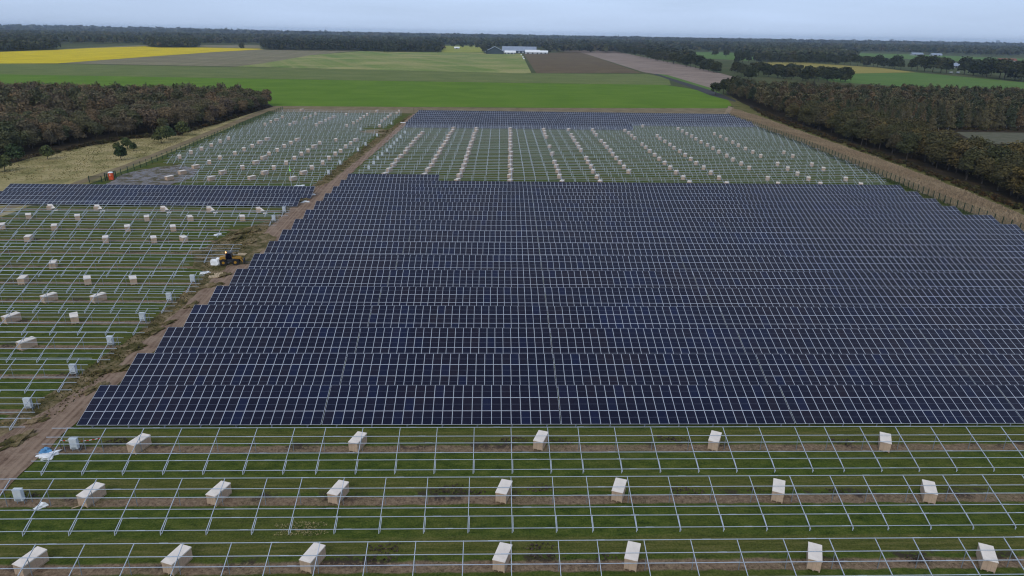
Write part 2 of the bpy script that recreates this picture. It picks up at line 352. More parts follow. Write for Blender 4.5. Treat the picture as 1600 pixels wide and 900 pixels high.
sheet('far_pasture', G([(1300, 82), (1420, 85), (1600, 91.5), (1660, 94), (1660, 99), (1469, 95), (1319, 87)]), .0, M_GREENF, 'distant green pasture on the right')
sheet('farm_road', [(200, 880), (205, 880), (191, 604), (186, 560), (180, 515), (175, 500), (174, 560), (182, 640)], .02, M_ROAD, 'dark narrow farm road between the fields')
sheet('road_verge', [(205, 880), (213, 860), (200, 640), (186, 560), (193, 640)], .0, M_GREENF, 'green verge beside the farm road')
sheet('gravel_yard', [(220, 305), (300, 300), (300, 345), (235, 345)], .01, M_GRAVEL, 'grey gravel yard in the clearing behind the oaks')
# the back boundary strip, path and meadow on the left
sheet('boundary_strip', [(-136, 412), (-122, 399), (140, 399), (150, 420), (172, 470), (150, 452), (12, 438), (-132, 431)], .0, M_PATH, 'tan grass strip behind the last rows', .5, 6)
sheet('meadow', [(-240, 150), (-117, 150), (-117.5, 235), (-122, 330), (-131, 420), (-240, 420)], -.022, M_MEADOW, 'dry rough meadow in front of the left wood')
sheet('tan_path', [(-123, 150), (-119.5, 150), (-119, 235), (-120.5, 275), (-123, 330), (-126, 405), (-134, 424), (-132, 420), (-127.5, 330), (-124.5, 275), (-122.5, 235)], .006, M_PATH, 'tan path along the left fence', .3, 5)
sheet('wood_floor', [(-131, 427), (-133, 339), (-136, 301), (-150, 290), (-157, 264), (-160, 246), (-158, 205), (-460, 190), (-460, 446), (-140, 446)], .004, M_FLOOR, 'dark leaf litter under the left wood')
sheet('dirt_track', [(-47.6, 30), (-47.7, 63), (-47.2, 97), (-46.2, 130), (-45.0, 165), (-44.8, 200), (-45, 231), (-43.8, 270), (-43, 300), (-41.3, 397), (-44, 397), (-46, 297), (-47.4, 246), (-48.8, 206), (-51.4, 200), (-51.4, 164), (-50.9, 140), (-50.6, 116), (-50.4, 84), (-52.5, 73), (-54.6, 66), (-59, 60), (-62, 30)], .0, M_TRACK, 'brown rutted dirt track between the two halves of the site', .35, 1.5)
sheet('track_shoulder', [(-49, 66), (-46.5, 84), (-46.5, 206), (-45, 297), (-41.5, 390), (-45.5, 390), (-49.6, 297), (-51.4, 246), (-52.6, 206), (-52.8, 175), (-53.0, 160), (-58.5, 152), (-60, 134), (-57.5, 127), (-53.2, 122), (-52.8, 96), (-54.5, 78), (-57, 68), (-66, 60), (-66, 50)], -.012, M_SHOULDER, 'rough weedy shoulder along the dirt track', .6, 1.2, 5)
sheet('reed_strip', [(127.8, 140), (127.9, 183), (131.8, 228), (136.5, 303), (138.4, 408), (140, 418), (160, 470), (157, 448), (157, 403), (154, 350), (151.5, 300), (150, 260), (147, 220), (144.5, 197), (141, 172), (138, 140)], .0, M_REEDG, 'strip of dry tan reeds outside the right fence', .5, 4)
sheet('green_verge', [(137, 140), (140, 172), (149, 260), (153, 350), (156, 403), (157, 450), (172, 505), (186, 560), (190, 556), (176, 490), (169, 428), (164, 390), (161, 340), (157, 290), (154, 241), (150, 200), (145, 172), (141, 140)], -.006, M_VERGE, 'mossy yellow-green verge under the oak belt', .5, 4)
sheet('belt_floor', [(140, 120), (145, 172), (149, 200), (153, 241), (156, 290), (160, 340), (163, 390), (170, 440), (184, 540), (200, 600), (330, 600), (470, 560), (470, 120)], -.016, M_FLOOR, 'dark leaf litter under the right woods')
sheet('mud_area', [(-112, 200), (-115, 216), (-111, 228), (-105, 232), (-99, 229), (-94, 222), (-92, 210), (-94, 198), (-105, 196)], .0, M_MUD, 'wet churned mud by the green gate', .6, 1.5)
sheet('mud_patch', [(-47, 128), (-47, 146), (-50, 150), (-54, 148), (-59, 139), (-62, 136), (-57, 131), (-51, 127)], .004, M_SHOULDER, 'trampled earth round the yellow loader', .5, 1)
sheet('mud_patch', [(-46.5, 312), (-46, 326), (-52, 330), (-58, 326), (-60, 319), (-53, 314)], .0, M_PATH, 'bare earth patch beside the far end of the track', .5, 1.5)

# ------------------------------------------------------------------ solar tables and racks
TILT = R(19.0); CT, ST = math.cos(TILT), math.sin(TILT)
PW, PL = 1.148, 2.05                     # module pitch along and up the table
ZTOP = 2.4; SLOPE = 3*PL
PUR = (.38, 1.58, 2.50, 3.76, 4.66, 5.92)
RAF_STEP = 4.05; RAF_0 = (24*PW - 6*RAF_STEP)/2 + .02
def tp(x, s, off=0.0):
    """point on the table plane: x along, s down the slope from the top edge, off above the plane"""
    return Vector((x, -s*CT - off*ST, ZTOP - s*ST + off*CT))
def purlin_mb(mb, s, x0, x1, w=.042, h=.055, splice=True, off=-.07):
    mb.beam(tp(x0, s, off), tp(x1, s, off), w, h)
    if splice and x1-x0 > 6:
        k = x0 + 1.2 + s*.9
        while k < x1-.8:
            mb.beam(tp(k, s, off+.012), tp(k+.75, s, off+.012), w+.03, h); k += 9.2
def rafter_mb(mb, x): mb.beam(tp(x, .30, -.15), tp(x, 6.02, -.15), .052, .08)
def front_post_mb(mb, x): mb.beam((x, -5.68, -.05), (x, -5.62, .36), .07, .06)
def rear_post_mb(mb, x): mb.beam((x, -1.50, -.05), (x, -1.50, 1.70), .05, .045)
def brace_mb(mb, x, front=True):
    if front: mb.beam((x+.10, -5.66, .10), tp(x+.10, 4.55, -.20), .05, .05)
    else: mb.beam((x+.10, -1.52, .45), tp(x+.10, 3.0, -.20), .05, .05)
def rafters(n):
    L_ = n*PW; k = max(2, int(round((L_-1.2)/RAF_STEP))+1)
    if n == 24: return [RAF_0 + i*RAF_STEP for i in range(7)]
    st = (L_-2*1.2)/(k-1); return [1.2+i*st for i in range(k)]
CACHE = {}
def rack_meshes(n):
    key = ('rack', n)
    if key in CACHE: return CACHE[key]
    d = {}
    d['purlin'] = []
    for i, s in enumerate(PUR):
        mb = MB(); purlin_mb(mb, s, 0, n*PW+.09); d['purlin'].append(mb.mesh('purlin', M_STEEL))
    for nm, fn in (('rafter', rafter_mb), ('front_post', front_post_mb), ('rear_post', rear_post_mb), ('brace', brace_mb)):
        mb = MB(); fn(mb, 0.0); d[nm] = mb.mesh(nm, M_SHADE_STEEL if nm == 'rear_post' else M_STEEL)  # rear posts take the steel with shade painted in
    CACHE[key] = d; return d
def rack_parts(n, x, y, label, group):
    d = rack_meshes(n)
    root = tag(empty('mounting_rack', (x, y, 0)), label, 'mounting rack', group)
    for me in d['purlin']: link('purlin', me, root)
    for rx in rafters(n):
        for nm, mk in (('rafter', 'rafter'), ('post', 'front_post'), ('post', 'rear_post'), ('brace', 'brace')):
            link(nm, d[mk], root, (rx, 0, 0))
    return root
def structure_mb(n, wide=1.0, front=True):
    mb = MB()
    for s in PUR: purlin_mb(mb, s, 0, n*PW+.09, .036*wide, .045*wide, False)
    for rx in rafters(n):
        rafter_mb(mb, rx); front_post_mb(mb, rx); rear_post_mb(mb, rx); brace_mb(mb, rx)
    return mb
def far_rack(n, x, y, label, group):
    key = ('far', n)
    if key not in CACHE: CACHE[key] = structure_mb(n).mesh('mounting_rack', M_STEEL)
    return tag(link('mounting_rack', CACHE[key], None, (x, y, 0)), label, 'mounting rack', group)
FW, GAP, TH = .025, .020, .035
def panel_mb(mb, x, s):
    """one module with its top-left corner at x, s: frame ring, two glass halves, centre strip"""
    x0, x1, s0, s1 = x+GAP/2, x+PW-GAP/2, s+GAP/2, s+PL-GAP/2
    def q(xa, xb, sa, sb, z, mi): mb_idx(mb, [tp(xa, sb, z), tp(xb, sb, z), tp(xb, sa, z), tp(xa, sa, z)], mi)
    def mb_idx(mb, pts, mi): mb.poly(pts, mi)
    # shared vertices keep each module one island
    b = len(mb.v); sm = (s0+s1)/2; C = .011
    xs = [x0, x0+FW, x1-FW, x1]; ss = [s0, s0+FW, sm-C, sm+C, s1-FW, s1]
    for s_ in ss:
        for x_ in xs: mb.v.append(tuple(tp(x_, s_, 0)))
    for s_, x_ in ((s0, x0), (s0, x1), (s1, x1), (s1, x0)): mb.v.append(tuple(tp(x_, s_, -TH)))
    for i in range(5):
        for j in range(3):
            mi = 0
            if j == 1 and i in (1, 3): mi = 1
            if j == 1 and i == 2: mi = 2
            a = b+i*4+j; mb.f.append((a, a+4, a+5, a+1)); mb.m.append(mi)
    c = b+24; tl, tr, br, bl = b, b+3, b+23, b+20
    for f in ((tl, tr, c+1, c), (tr, br, c+2, c+1), (br, bl, c+3, c+2), (bl, tl, c, c+3), (c, c+1, c+2, c+3)):
        mb.f.append(f); mb.m.append(0)
PANEL = None
def solar_table(n, x, y, label, group, individual=True):
    global PANEL
    if individual:
        root = tag(empty('solar_table', (x, y, 0)), label, 'solar table', group)
        if ('sup', n) not in CACHE: CACHE[('sup', n)] = structure_mb(n).mesh('support_frame', M_SHADE_STEEL)
        link('support_frame', CACHE[('sup', n)], root)
        if PANEL is None:
            mb = MB(); panel_mb(mb, 0, 0); PANEL = mb.mesh('panel', [M_FRAME, M_GLASS, M_BUS])
        for r in range(3):
            for c in range(n):
                p = link('panel', PANEL, root)
                p.location = (c*PW, -r*PL*CT, -r*PL*ST + rnd.uniform(-.006, .006))
        return root
    key = ('tab', n)
    if key not in CACHE:
        mb = MB()
        for r in range(3):
            for c in range(n): panel_mb(mb, c*PW, r*PL)
        k = structure_mb(n); off = len(mb.v)
        mb.v += k.v; mb.f += [tuple(i+off for i in f) for f in k.f]; mb.m += [3]*len(k.f)
        CACHE[key] = mb.mesh('solar_table', [M_FRAME, M_GLASS, M_BUS, M_SHADE_STEEL])
    return tag(link('solar_table', CACHE[key], None, (x, y, 0)), label, 'solar table', group)

ROW_Y = {0: 47.5, 1: 56.5, 2: 65.5, 3: 74.5, 4: 83.3, 5: 91.9, 6: 100.6, 7: 109.2, 8: 118.1, 9: 127.2, 10: 135.8, 11: 144.6, 12: 153.7, 13: 162.6, 14: 171.8, 15: 180.7, 16: 189.6, 17: 198.8, 18: 208.2}
for n_ in range(19, 40): ROW_Y[n_] = 208.2 + (n_-18)*8.88
def row_x(n): return -47.2 + .244*(min(n, 18)-2) if n < 19 else -43.0 + (n-19)*.12
ORD = ['', 'first', 'second', 'third', 'fourth', 'fifth', 'sixth', 'seventh', 'eighth', 'ninth', 'tenth', 'eleventh', 'twelfth', 'thirteenth', 'fourteenth', 'fifteenth', 'sixteenth', 'seventeenth', 'eighteenth', 'nineteenth', 'twentieth', 'twenty-first', 'twenty-second', 'twenty-third', 'twenty-fourth']
for d_, t_ in ((20, 'twenty'), (30, 'thirty'), (40, 'forty'), (50, 'fifty')):
    for i_ in range(10):
        if d_+i_ >= len(ORD): ORD.append({20: 'twentieth', 30: 'thirtieth', 40: 'fortieth', 50: 'fiftieth'}[d_] if i_ == 0 else t_ + '-' + ORD[i_])
SEG = 24*PW + .10
def fence_r(y):    # right fence X at depth y
    pts = [(0, 127), (156, 127.7), (183, 127.9), (228, 131.8), (303, 136.5), (408, 138.4), (430, 138.6)]
    for (a, xa), (b, xb) in zip(pts, pts[1:]):
        if y <= b: return xa + (xb-xa)*(y-a)/(b-a)
    return pts[-1][1]
def fence_l(y):
    pts = [(100, -114.6), (204, -114.6), (235, -114.8), (270, -116), (310, -118), (409, -119.8)]
    for (a, xa), (b, xb) in zip(pts, pts[1:]):
        if y <= b: return xa + (xb-xa)*max(0, (y-a))/(b-a)
    return pts[-1][1]
# foreground bare racks, three rows
for n_ in (0, 1, 2):
    for k in range(4):
        x = row_x(n_) + k*SEG
        if n_ < 2 and x > 58: continue
        rack_parts(24, x, ROW_Y[n_], 'empty steel rack in the %s bare row from the bottom, %s from the track' % (ORD[n_+1], ORD[k+1]), 'bare racks in the foreground')
# main block of panelled tables
for n_ in range(3, 19):
    x0 = row_x(n_)
    vis = 68 + (n_-3)*9.0 + 4
    right = 123.6
    k = 0; x = x0
    while x < min(right-2, vis):
        cnt = 24 if x + SEG < right+1 else max(3, int((right-x)/PW))
        if n_ == 18 and k >= 1: break
        solar_table(cnt, x, ROW_Y[n_], 'solar table in the %s finished row from the bottom, %s from the dirt track' % (ORD[n_-2], ORD[k+1]), 'finished tables of the main block')
        x += SEG; k += 1
# behind the main block: bare racks, then finished tables again at the far end
for n_ in range(18, 40):
    k = 0; x = row_x(n_); right = fence_r(ROW_Y[n_]) - (3.5 if n_ < 34 else 2.0)
    while x < right-4:
        cnt = 24 if x + SEG < right+1 else int((right-x)/PW)
        done = n_ >= (33 if k < 4 else 35)
        if not (n_ == 18 and k == 0):
            if done: solar_table(cnt, x, ROW_Y[n_], 'small distant solar table, %s row from the back, %s from the dirt track' % (ORD[40-n_], ORD[k+1]), 'finished tables at the far end', False)
            else: far_rack(cnt, x, ROW_Y[n_], 'empty rack in the %s bare row behind the panels, %s right of the track' % (ORD[n_-17], ORD[k+1]), 'bare racks behind the main block')
        x += SEG; k += 1
# left of the track: bare racks in front
LROW = [73.9, 82.5, 90.9, 99.9, 108.4, 117.3, 125.6, 134.0, 142.9, 151.9, 161.1, 170.0]
LEND = [-52.5, -52.2, -51.8, -51.4, -51.0, -50.8, -56.5, -50.2, -58.6, -58.4, -49.9, -49.6]
for i, (y, xe) in enumerate(zip(LROW, LEND)):
    lim = gp(0, 0)[0]
    k = 0; x = xe; left = -57 - (y-73.9)*.70
    while x > left-2:
        cnt = 24
        rack_parts(24, x-24*PW, y, 'empty steel rack left of the track, %s row from the bottom, %s from it' % (ORD[i+1], ORD[k+1]), 'bare racks left of the track')
        x -= SEG; k += 1
for i, y in enumerate((180.0, 189.4)):
    x = -49.2 + .4*i - (0 if i else .8)
    for k in range(4 if i == 0 else 3):
        cnt = 24
        if x-24*PW < -135 : break
        solar_table(cnt, x-24*PW, y, 'finished table left of the track, %s, %s from the track' % (('nearer panelled row', 'farther panelled row')[i], ORD[k+1]), 'finished tables left of the track')
        x -= SEG
# back left block
for i in range(22):
    y = 204.4 + i*8.9
    xe = -51.2 + i*.10
    if 13 <= i <= 14: xe -= 9
    left = fence_l(y) + 3.2
    if i == 0: left = -92
    elif i == 1: left = -92
    elif i == 2: left = -94
    elif i == 3: left = -103
    k = 0; x = xe
    while x > left+4:
        cnt = 24 if x-SEG > left-1 else int((x-left)/PW)
        far_rack(cnt, x-cnt*PW, y, 'empty rack in the back left block, %s row from its front, %s from the track' % (ORD[i+1], ORD[k+1]), 'bare racks of the back left block')
        x -= SEG; k += 1

# ------------------------------------------------------------------ crates of modules
def crate_meshes():
    b = MB(); b.box(-.53, .53, -1.1, 1.1, .14, 1.14)
    for y in (-.62, 0, .62): b.box(-.536, .536, y-.02, y+.02, .14, 1.145, 1)
    b.box(-.538, -.53, -1.1, 1.1, .60, .63, 1); b.box(.53, .538, -1.1, 1.1, .60, .63, 1)
    for x in (-.15, .15): b.box(x-.02, x+.02, -1.106, 1.106, .14, 1.145, 1)
    body = b.mesh('carton', [M_CARTON, M_CARTON2])
    l = MB(); l.box(-.56, .56, -1.13, 1.13, 1.147, 1.19)
    l.box(-.565, -.56, -1.13, 1.13, 1.08, 1.19); l.box(.56, .565, -1.13, 1.13, 1.08, 1.19)
    lid = l.mesh('lid', M_LID)
    p = MB()
    for x in (-.48, 0, .48): p.box(x-.05, x+.05, -1.1, 1.1, 0, .10)
    for y in (-1.03, -.5, 0, .5, 1.03): p.box(-.53, .53, y-.06, y+.06, .10, .137)
    pal = p.mesh('pallet', M_PALLET)
    m = MB()
    for src, off in ((b, 0), (l, 2), (p, 3)):
        n = len(m.v); m.v += src.v; m.f += [tuple(i+n for i in f) for f in src.f]; m.m += [k+off for k in src.m]
    return body, lid, pal, m.mesh('crate', [M_CARTON, M_CARTON2, M_LID, M_PALLET])
M_CARTON2 = simple('crate board seam', (.42, .30, .22), .9, 0, .2, 3)
C_BODY, C_LID, C_PAL, C_ALL = crate_meshes()
NCR = 0
def crate(x, y, rz, label, group, parts, sc=1.0):
    global NCR
    if NCR >= 298: return None
    NCR += 1
    if parts:
        o = empty('module_crate', (x, y, 0), rz)
        for nm, me in (('carton', C_BODY), ('lid', C_LID), ('pallet', C_PAL)): link(nm, me, o)
    else:
        o = link('module_crate', C_ALL, None, (x, y, 0)); o.rotation_euler[2] = rz
    o.scale = (sc, sc, sc*rnd.uniform(.97, 1.03))
    return tag(o, label, 'crate', group)
FG = {2: [(-37.93, 64.58), (-14.44, 64.78), (5.66, 65.03), (25.07, 64.79), (44.2, 64.44)],
      1: [(-38.27, 55.84), (-26.21, 55.94), (-14.74, 56.05), (1.43, 56.07), (12.83, 56.14), (28.71, 55.91), (43.8, 55.59)],
      0: [(-38.47, 46.92), (-26.4, 47.01), (-15.04, 47.12), (1.14, 47.01), (12.37, 46.98), (28.23, 46.73), (43.39, 46.46)]}
for r_, l in FG.items():
    for i, (x, y) in enumerate(l):
        crate(x, y, R(-19 + rnd.uniform(-2, 2) - (6 if x > 25 else 0)), 'pale module crate, %s bare row from the bottom, %s from the dirt track' % (ORD[r_+1], ORD[i+1]), 'module crates in the foreground', True)
LC = {'4': [(-65.7, 90.0, -28)], '5': [(-73.8, 99.3, -26), (-64.3, 99.3, 33)], '6': [(-73.3, 108.0, -28), (-65.3, 108.1, -28)],
      '7': [(-83.0, 116.7, 14), (-71.7, 116.6, 30), (-63.8, 116.8, 30)], '8': [(-82.8, 125.3, 22)],
      '9': [(-98.2, 142.7, 16), (-81.9, 142.3, 26), (-71.9, 142.5, 28), (-65.8, 143.0, 42)],
      '10': [(-109.8, 152.1, 30), (-98.1, 151.7, 26), (-81.7, 151.2, 28), (-71.7, 151.5, 28)],
      '11': [(-109.7, 161.2, 32), (-97.9, 160.5, 30), (-81.5, 160.0, 26), (-71.5, 160.3, 34), (-59.4, 160.9, 24)]}
rowname = {'4': 'nearest crated row', '5': 'second crated row', '6': 'third crated row', '7': 'fourth crated row', '8': 'fifth crated row', '9': 'sixth crated row', '10': 'seventh crated row', '11': 'eighth crated row'}
for r_, l in LC.items():
    l = sorted(l, key=lambda c: -c[0])
    for i, (x, y, a) in enumerate(l):
        crate(x, y, R(a), 'pale crate left of the track, %s, %s crate from the track' % (rowname[r_], ORD[i+1]), 'crates left of the track', True)
# opened crates with their lid slid off, against the finished rows
for i, (x, y) in enumerate([(-58.2, 169.0), (-70.5, 169.1), (-81.9, 169.2), (-98.6, 170.0), (-110.2, 170.2)]):
    o = empty('module_crate', (x, y, 0), R(24))
    b = MB(); b.box(-.5, .5, -1.0, 1.0, .14, .95); link('carton', b.mesh('carton', M_CARTON), o); link('pallet', C_PAL, o)
    l = MB(); l.hexa([(-.50, 1.0, 1.15), (.5, 1.0, 1.15), (1.4, -1.2, .50), (.4, -1.2, .50), (-.5, 1.0, 1.19), (.5, 1.0, 1.19), (1.4, -1.2, .54), (.4, -1.2, .54)])
    link('lid', l.mesh('lid', M_LID), o)
    l = MB(); l.hexa([(.8, -2.1, .02), (1.9, -2.1, .02), (1.9, -1.4, .04), (.9, -1.4, .04), (.8, -2.1, .10), (1.9, -2.1, .10), (1.9, -1.4, .12), (.9, -1.4, .12)])
    link('loose_board', l.mesh('loose_board', M_LID), o)
    NCR += 1
    tag(o, 'opened crate with slipped lid below the left finished rows, %s from the track' % ORD[i+1], 'crate', 'opened crates left of the track')
# back right: one column of crates down each line of tables
colx = [(-33.8, 19, 30), (-21, 19, 33), (-10, 18, 33), (6, 18, 35), (21.7, 18, 35), (33.7, 18, 35), (45.2, 18, 34), (61.3, 18, 34), (72.9, 18, 34), (88.8, 18, 33), (102.2, 18, 31), (114.7, 18, 28), (121.1, 18, 24)]
for ci, (cx, a, b) in enumerate(colx):
    cnt = 0
    for n_ in range(a, b+1):
        if (ci >= 4 and rnd.random() < .12) or NCR > 214: continue
        cnt += 1
        drift = .235*(n_-18)*(1 if cx < 60 else .9)
        y = ROW_Y[n_]-1.1
        crate(cx+drift+rnd.uniform(-.25, .25), y+rnd.uniform(-.3, .3), R(-20+rnd.uniform(-4, 4)-(4 if cx > 60 else 0)), 'small pale crate behind the panels, %s line from the track, %s from the front' % (ORD[ci+1], ORD[cnt]), 'crate lines behind the main block', False, 1.05)
BL = [(264,275),(284.3,266.4),(305.4,257.8),(329.8,275.7),(347.7,266.4),(326.6,250.7),(343.3,243.7),(280.2,242.5),(298,235.6),(314.4,229.9),(329.8,224.5),(343.6,218.5),(357,214),(366.7,237),(381,231),(394,225.8),(406,220),(393,275),(378.5,258.8),(399.7,251),(413.5,267),(427.6,259),(457.7,276),(447,251.7),(460,244.4),(470.7,237.9),(481,233),(491,226.5),(499.5,220.8),(474,267),(487,259),(504,251.7),(513.7,244.4),(523.5,237.9),(532,233.3),(540,226.5),(547.9,221.6),(556,216.4),(524.8,216.4),(465,216),(417.9,215),(420,237.5),(412,244),(454.4,220.8),(443.9,225.7),(433,232),(413.8,192.4),(423,188.6),(432,185.4),(441,181),(471.5,170.4),(452.8,192.7),(461,189.5),(477,182.6),(485,179.7),(492.6,176.5),(493.8,193.5),(501,189.6),(508.5,186.4),(515.4,183.4),(521.9,180.5),(540.6,177.3),(541.7,194.3),(552,190.3),(558,187.2),(563,183.4),(568.5,180.5),(573.5,177.3),(589,172),(593,194.8),(596,187.5),(601,184.2),(605.9,181),(610,178.2),(619.7,175.3),(623.4,172)]
pos = sorted([gp(x, y, 1.2) for x, y in BL], key=lambda p: p[1])
rows_ = []
for p in pos:
    if rows_ and p[1]-rows_[-1][0][1] < 4.0: rows_[-1].append(p)
    else: rows_.append([p])
for i, rw in enumerate(rows_):
    for j, p in enumerate(sorted(rw, key=lambda c: -c[0])):
        near = p[1] < 222 or rnd.random() < .2
        crate(p[0], p[1], R(-28) if near else math.atan(-p[0]/p[1])+R(rnd.uniform(-6, 6)), 'small crate in the back left block, %s line from its front, %s from track' % (ORD[min(i+1, 24)], ORD[j+1]), 'crates of the back left block', False, 1.05)

# ------------------------------------------------------------------ inverter cabinets
def cabinet_parts():
    b = MB(); b.box(-.44, .44, -.22, .22, .42, 1.72); b.box(-.47, .47, -.26, .24, 1.722, 1.78)
    d = MB(); d.box(-.40, -.01, -.235, -.222, .47, 1.66); d.box(.01, .40, -.235, -.222, .47, 1.66)
    s = MB()
    for x in (-.38, .38):
        s.box(x-.03, x+.03, .0, .06, -.05, .418)
        s.box(x-.03, x+.03, .26, .32, -.05, 1.55)
    s.beam((.44, .29, .1), (1.05, .29, 1.25), .05, .05); s.beam((1.05, .29, -.05), (1.05, .29, 1.55), .06, .06)
    v = MB(); v.box(-.30, .30, -.241, -.236, .50, .66)
    return b.mesh('housing', M_CAB), d.mesh('doors', M_CAB), s.mesh('stand', M_SHADE_STEEL), v.mesh('vent', M_CABD)
CABM = cabinet_parts()
def cabinet(x, y, label, group):
    o = tag(empty('inverter_cabinet', (x, y, 0)), label, 'cabinet', group); o.scale = (.88, .88, .92)
    for nm, me in zip(('housing', 'doors', 'stand', 'vent'), CABM): link(nm, me, o)
for i, (x, y) in enumerate([(-54.7, 72.7), (-54.4, 81.5), (-54.2, 90.4), (-53.8, 99.1), (-53.5, 107.7), (-53.3, 116.8), (-51.6, 159.7), (-51.6, 168.4)]):
    cabinet(x, y, 'grey-white inverter cabinet left of the track, %s cabinet counting from the bottom' % ORD[i+1], 'cabinets left of the track')
cabinet(-44.5, 64.1, 'grey-white cabinet right of the track behind red and white tape', 'cabinets in the foreground')
cabinet(-44.8, 55.4, 'grey-white cabinet beside the white bag at the bottom left', 'cabinets in the foreground')
for i, (x, y) in enumerate([(-51.5, 217.5), (-51.4, 235), (-50.5, 263), (-50, 277), (-49.5, 303), (-60, 322), (-49, 345)]):
    cabinet(x, y, 'tiny cabinet at the track side of the back left block, %s from its front' % ORD[i+1], 'cabinets of the back left block')
for i, (x, y) in enumerate([(-40.2, 226), (-40, 235), (-40, 244), (-39.8, 253), (-39.3, 262), (-39.2, 271), (-39, 280), (-39, 289), (-38.7, 298), (-38.5, 313)]):
    cabinet(x, y, 'tiny cabinet beside the track behind the main block, %s from the front' % ORD[i+1], 'cabinets behind the main block')

# ------------------------------------------------------------------ fences and gates
def fence(name, pts, post_step, h, label, mesh_mat, post_w=.09):
    root = tag(empty(name, (pts[0][0], pts[0][1], 0)), label, 'fence')
    wires = MB(); posts = []
    o = Vector((pts[0][0], pts[0][1]))
    carry = 0.0
    for a, b in zip(pts, pts[1:]):
        A, B = Vector(a)-o, Vector(b)-o; L_ = (B-A).length
        for z in (.12, .55, 1.0, 1.45, h-.15): wires.beam((A.x, A.y, z), (B.x, B.y, z), .014, .022)
        k = int(L_/.22)
        for j in range(k):
            p = A.lerp(B, (j+.5)/k); wires.beam((p.x, p.y, .1), (p.x, p.y, h-.12), .012, .012)
        t = carry
        while t < L_:
            posts.append(A.lerp(B, t/L_)); t += post_step
        carry = t-L_
    link('mesh_panel', wires.mesh('mesh_panel', mesh_mat), root)
    pm = MB(); pm.box(-post_w/2, post_w/2, -post_w/2, post_w/2, 0, h); me = pm.mesh('post', M_GREENP)
    if len(posts) <= 100:
        for p in posts: link('post', me, root, (p.x, p.y, 0))
    else:
        for p in posts[:99]: link('post', me, root, (p.x, p.y, 0))
        mm = MB()
        for p in posts[99:]: mm.box(p.x-post_w/2, p.x+post_w/2, p.y-post_w/2, p.y+post_w/2, 0, h)
        tag(link('post_row', mm.mesh('post_row', M_GREENP), root), kind='stuff')
fr = [(fence_r(y), y) for y in (120, 156, 183, 205, 228, 265, 303, 350, 408)]
fence('mesh_fence', fr, 3.0, 2.2, 'dark green mesh fence between the panels and the dry reeds', M_GREENM, .16)
fl = [(fence_l(y), y) for y in (206, 235, 270, 310, 360, 409)]
fence('mesh_fence', fl, 4.2, 2.1, 'dark green mesh fence along the tan path on the left', M_GREENM, .15)
def gate(x, y, rz, w, h, label, mat, leaf=True):
    o = tag(empty('site_gate', (x, y, 0), rz), label, 'gate')
    m = MB(); m.box(-.09, .09, -.09, .09, 0, h); me = m.mesh('post', M_GREENP)
    link('post', me, o, (-w/2, 0, 0)); link('post', me, o, (w/2, 0, 0))
    m = MB()
    m.beam((-w/2, 0, h-.1), (w/2, 0, h-.1), .07, .07)
    if leaf:
        m.beam((-w/2, 0, .25), (w/2, 0, .25), .06, .06)
        k = int(w/.16)
        for i in range(1, k): m.beam((-w/2+i*w/k, 0, .25), (-w/2+i*w/k, 0, h-.1), .03, .03)
    link('leaf', m.mesh('leaf', mat), o)
gate(-114.3, 207.5, R(75), 4.2, 2.4, 'dark green bar gate beside the orange toilet', M_GREENM)
gate(-116.5, 203.2, R(10), 3.4, 2.0, 'dark gate with leaning posts at the edge of the left finished row', M_GREENP)
gate(-41.2, 397.5, 0, 4.6, 3.4, 'dark gate frame where the dirt track meets the far boundary', M_GREENP, False)

# ------------------------------------------------------------------ small site objects
def toilet(x, y):
    o = tag(empty('portable_toilet', (x, y, 0), R(12)), 'orange portable toilet with a white roof beside the green gate', 'portable toilet')
    b = MB(); b.box(-.58, .58, -.58, .58, .1, 2.15)
    for s in (-1, 1):
        for k in (-.35, 0, .35): b.box(s*.58 if s > 0 else -.61, .61 if s > 0 else -.58, k-.05, k+.05, .2, 2.1)
    link('cabin', b.mesh('cabin', M_ORANGE), o)
    d = MB(); d.box(-.42, .42, -.61, -.585, .2, 2.05); dd = link('door', d.mesh('door', M_ORANGE), o)
    h = MB(); h.box(.28, .36, -.64, -.612, 1.05, 1.2); link('handle', h.mesh('handle', M_BLACK), dd)
    s = MB(); s.box(-.25, .05, -.625, -.612, 1.45, 1.7); link('sign_plate', s.mesh('sign_plate', M_WHITE), dd)
    r = MB(); r.hexa([(-.64,-.64,2.152),(.64,-.64,2.152),(.64,.64,2.152),(-.64,.64,2.152),(-.4,-.4,2.42),(.4,-.4,2.42),(.4,.4,2.42),(-.4,.4,2.42)])
    link('roof', r.mesh('roof', M_WHITE), o)
    f = MB(); f.box(-.6, .6, -.6, .6, 0, .098); link('base', f.mesh('base', M_BLACK), o)
tx, ty = gp(174.5, 281); toilet(tx, ty)

def pallet(x, y, rz, label):
    p = MB()
    for k in (-.38, 0, .38): p.box(-.6, .6, k-.05, k+.05, 0, .10)
    for k in range(7): p.box(-.6+k*.185, -.6+k*.185+.12, -.42, .42, .102, .13)
    o = link('wooden_pallet', p.mesh('wooden_pallet', M_PALLET), None, (x, y, 0)); o.rotation_euler[2] = rz; o.scale = (1.4, 1.4, 1.4)
    tag(o, label, 'pallet')
M_PALLET.node_tree.nodes  # keep
M_FRESH = simple('fresh pallet wood', (.55, .42, .27), .9, 0, .2, 5)
def pallets():
    global M_PALLET
    keep = M_PALLET; M_PALLET = M_FRESH
    x, y = gp(334, 433); pallet(x, y, R(15), 'pale wooden pallet on the track edge, lower of a touching pair')
    x, y = gp(343, 429); pallet(x, y, R(28), 'pale wooden pallet on the track edge, upper of a touching pair')
    x, y = gp(378, 398); pallet(x, y, R(-5), 'pale wooden pallet lying beyond the yellow loader')
    M_PALLET = keep
pallets()
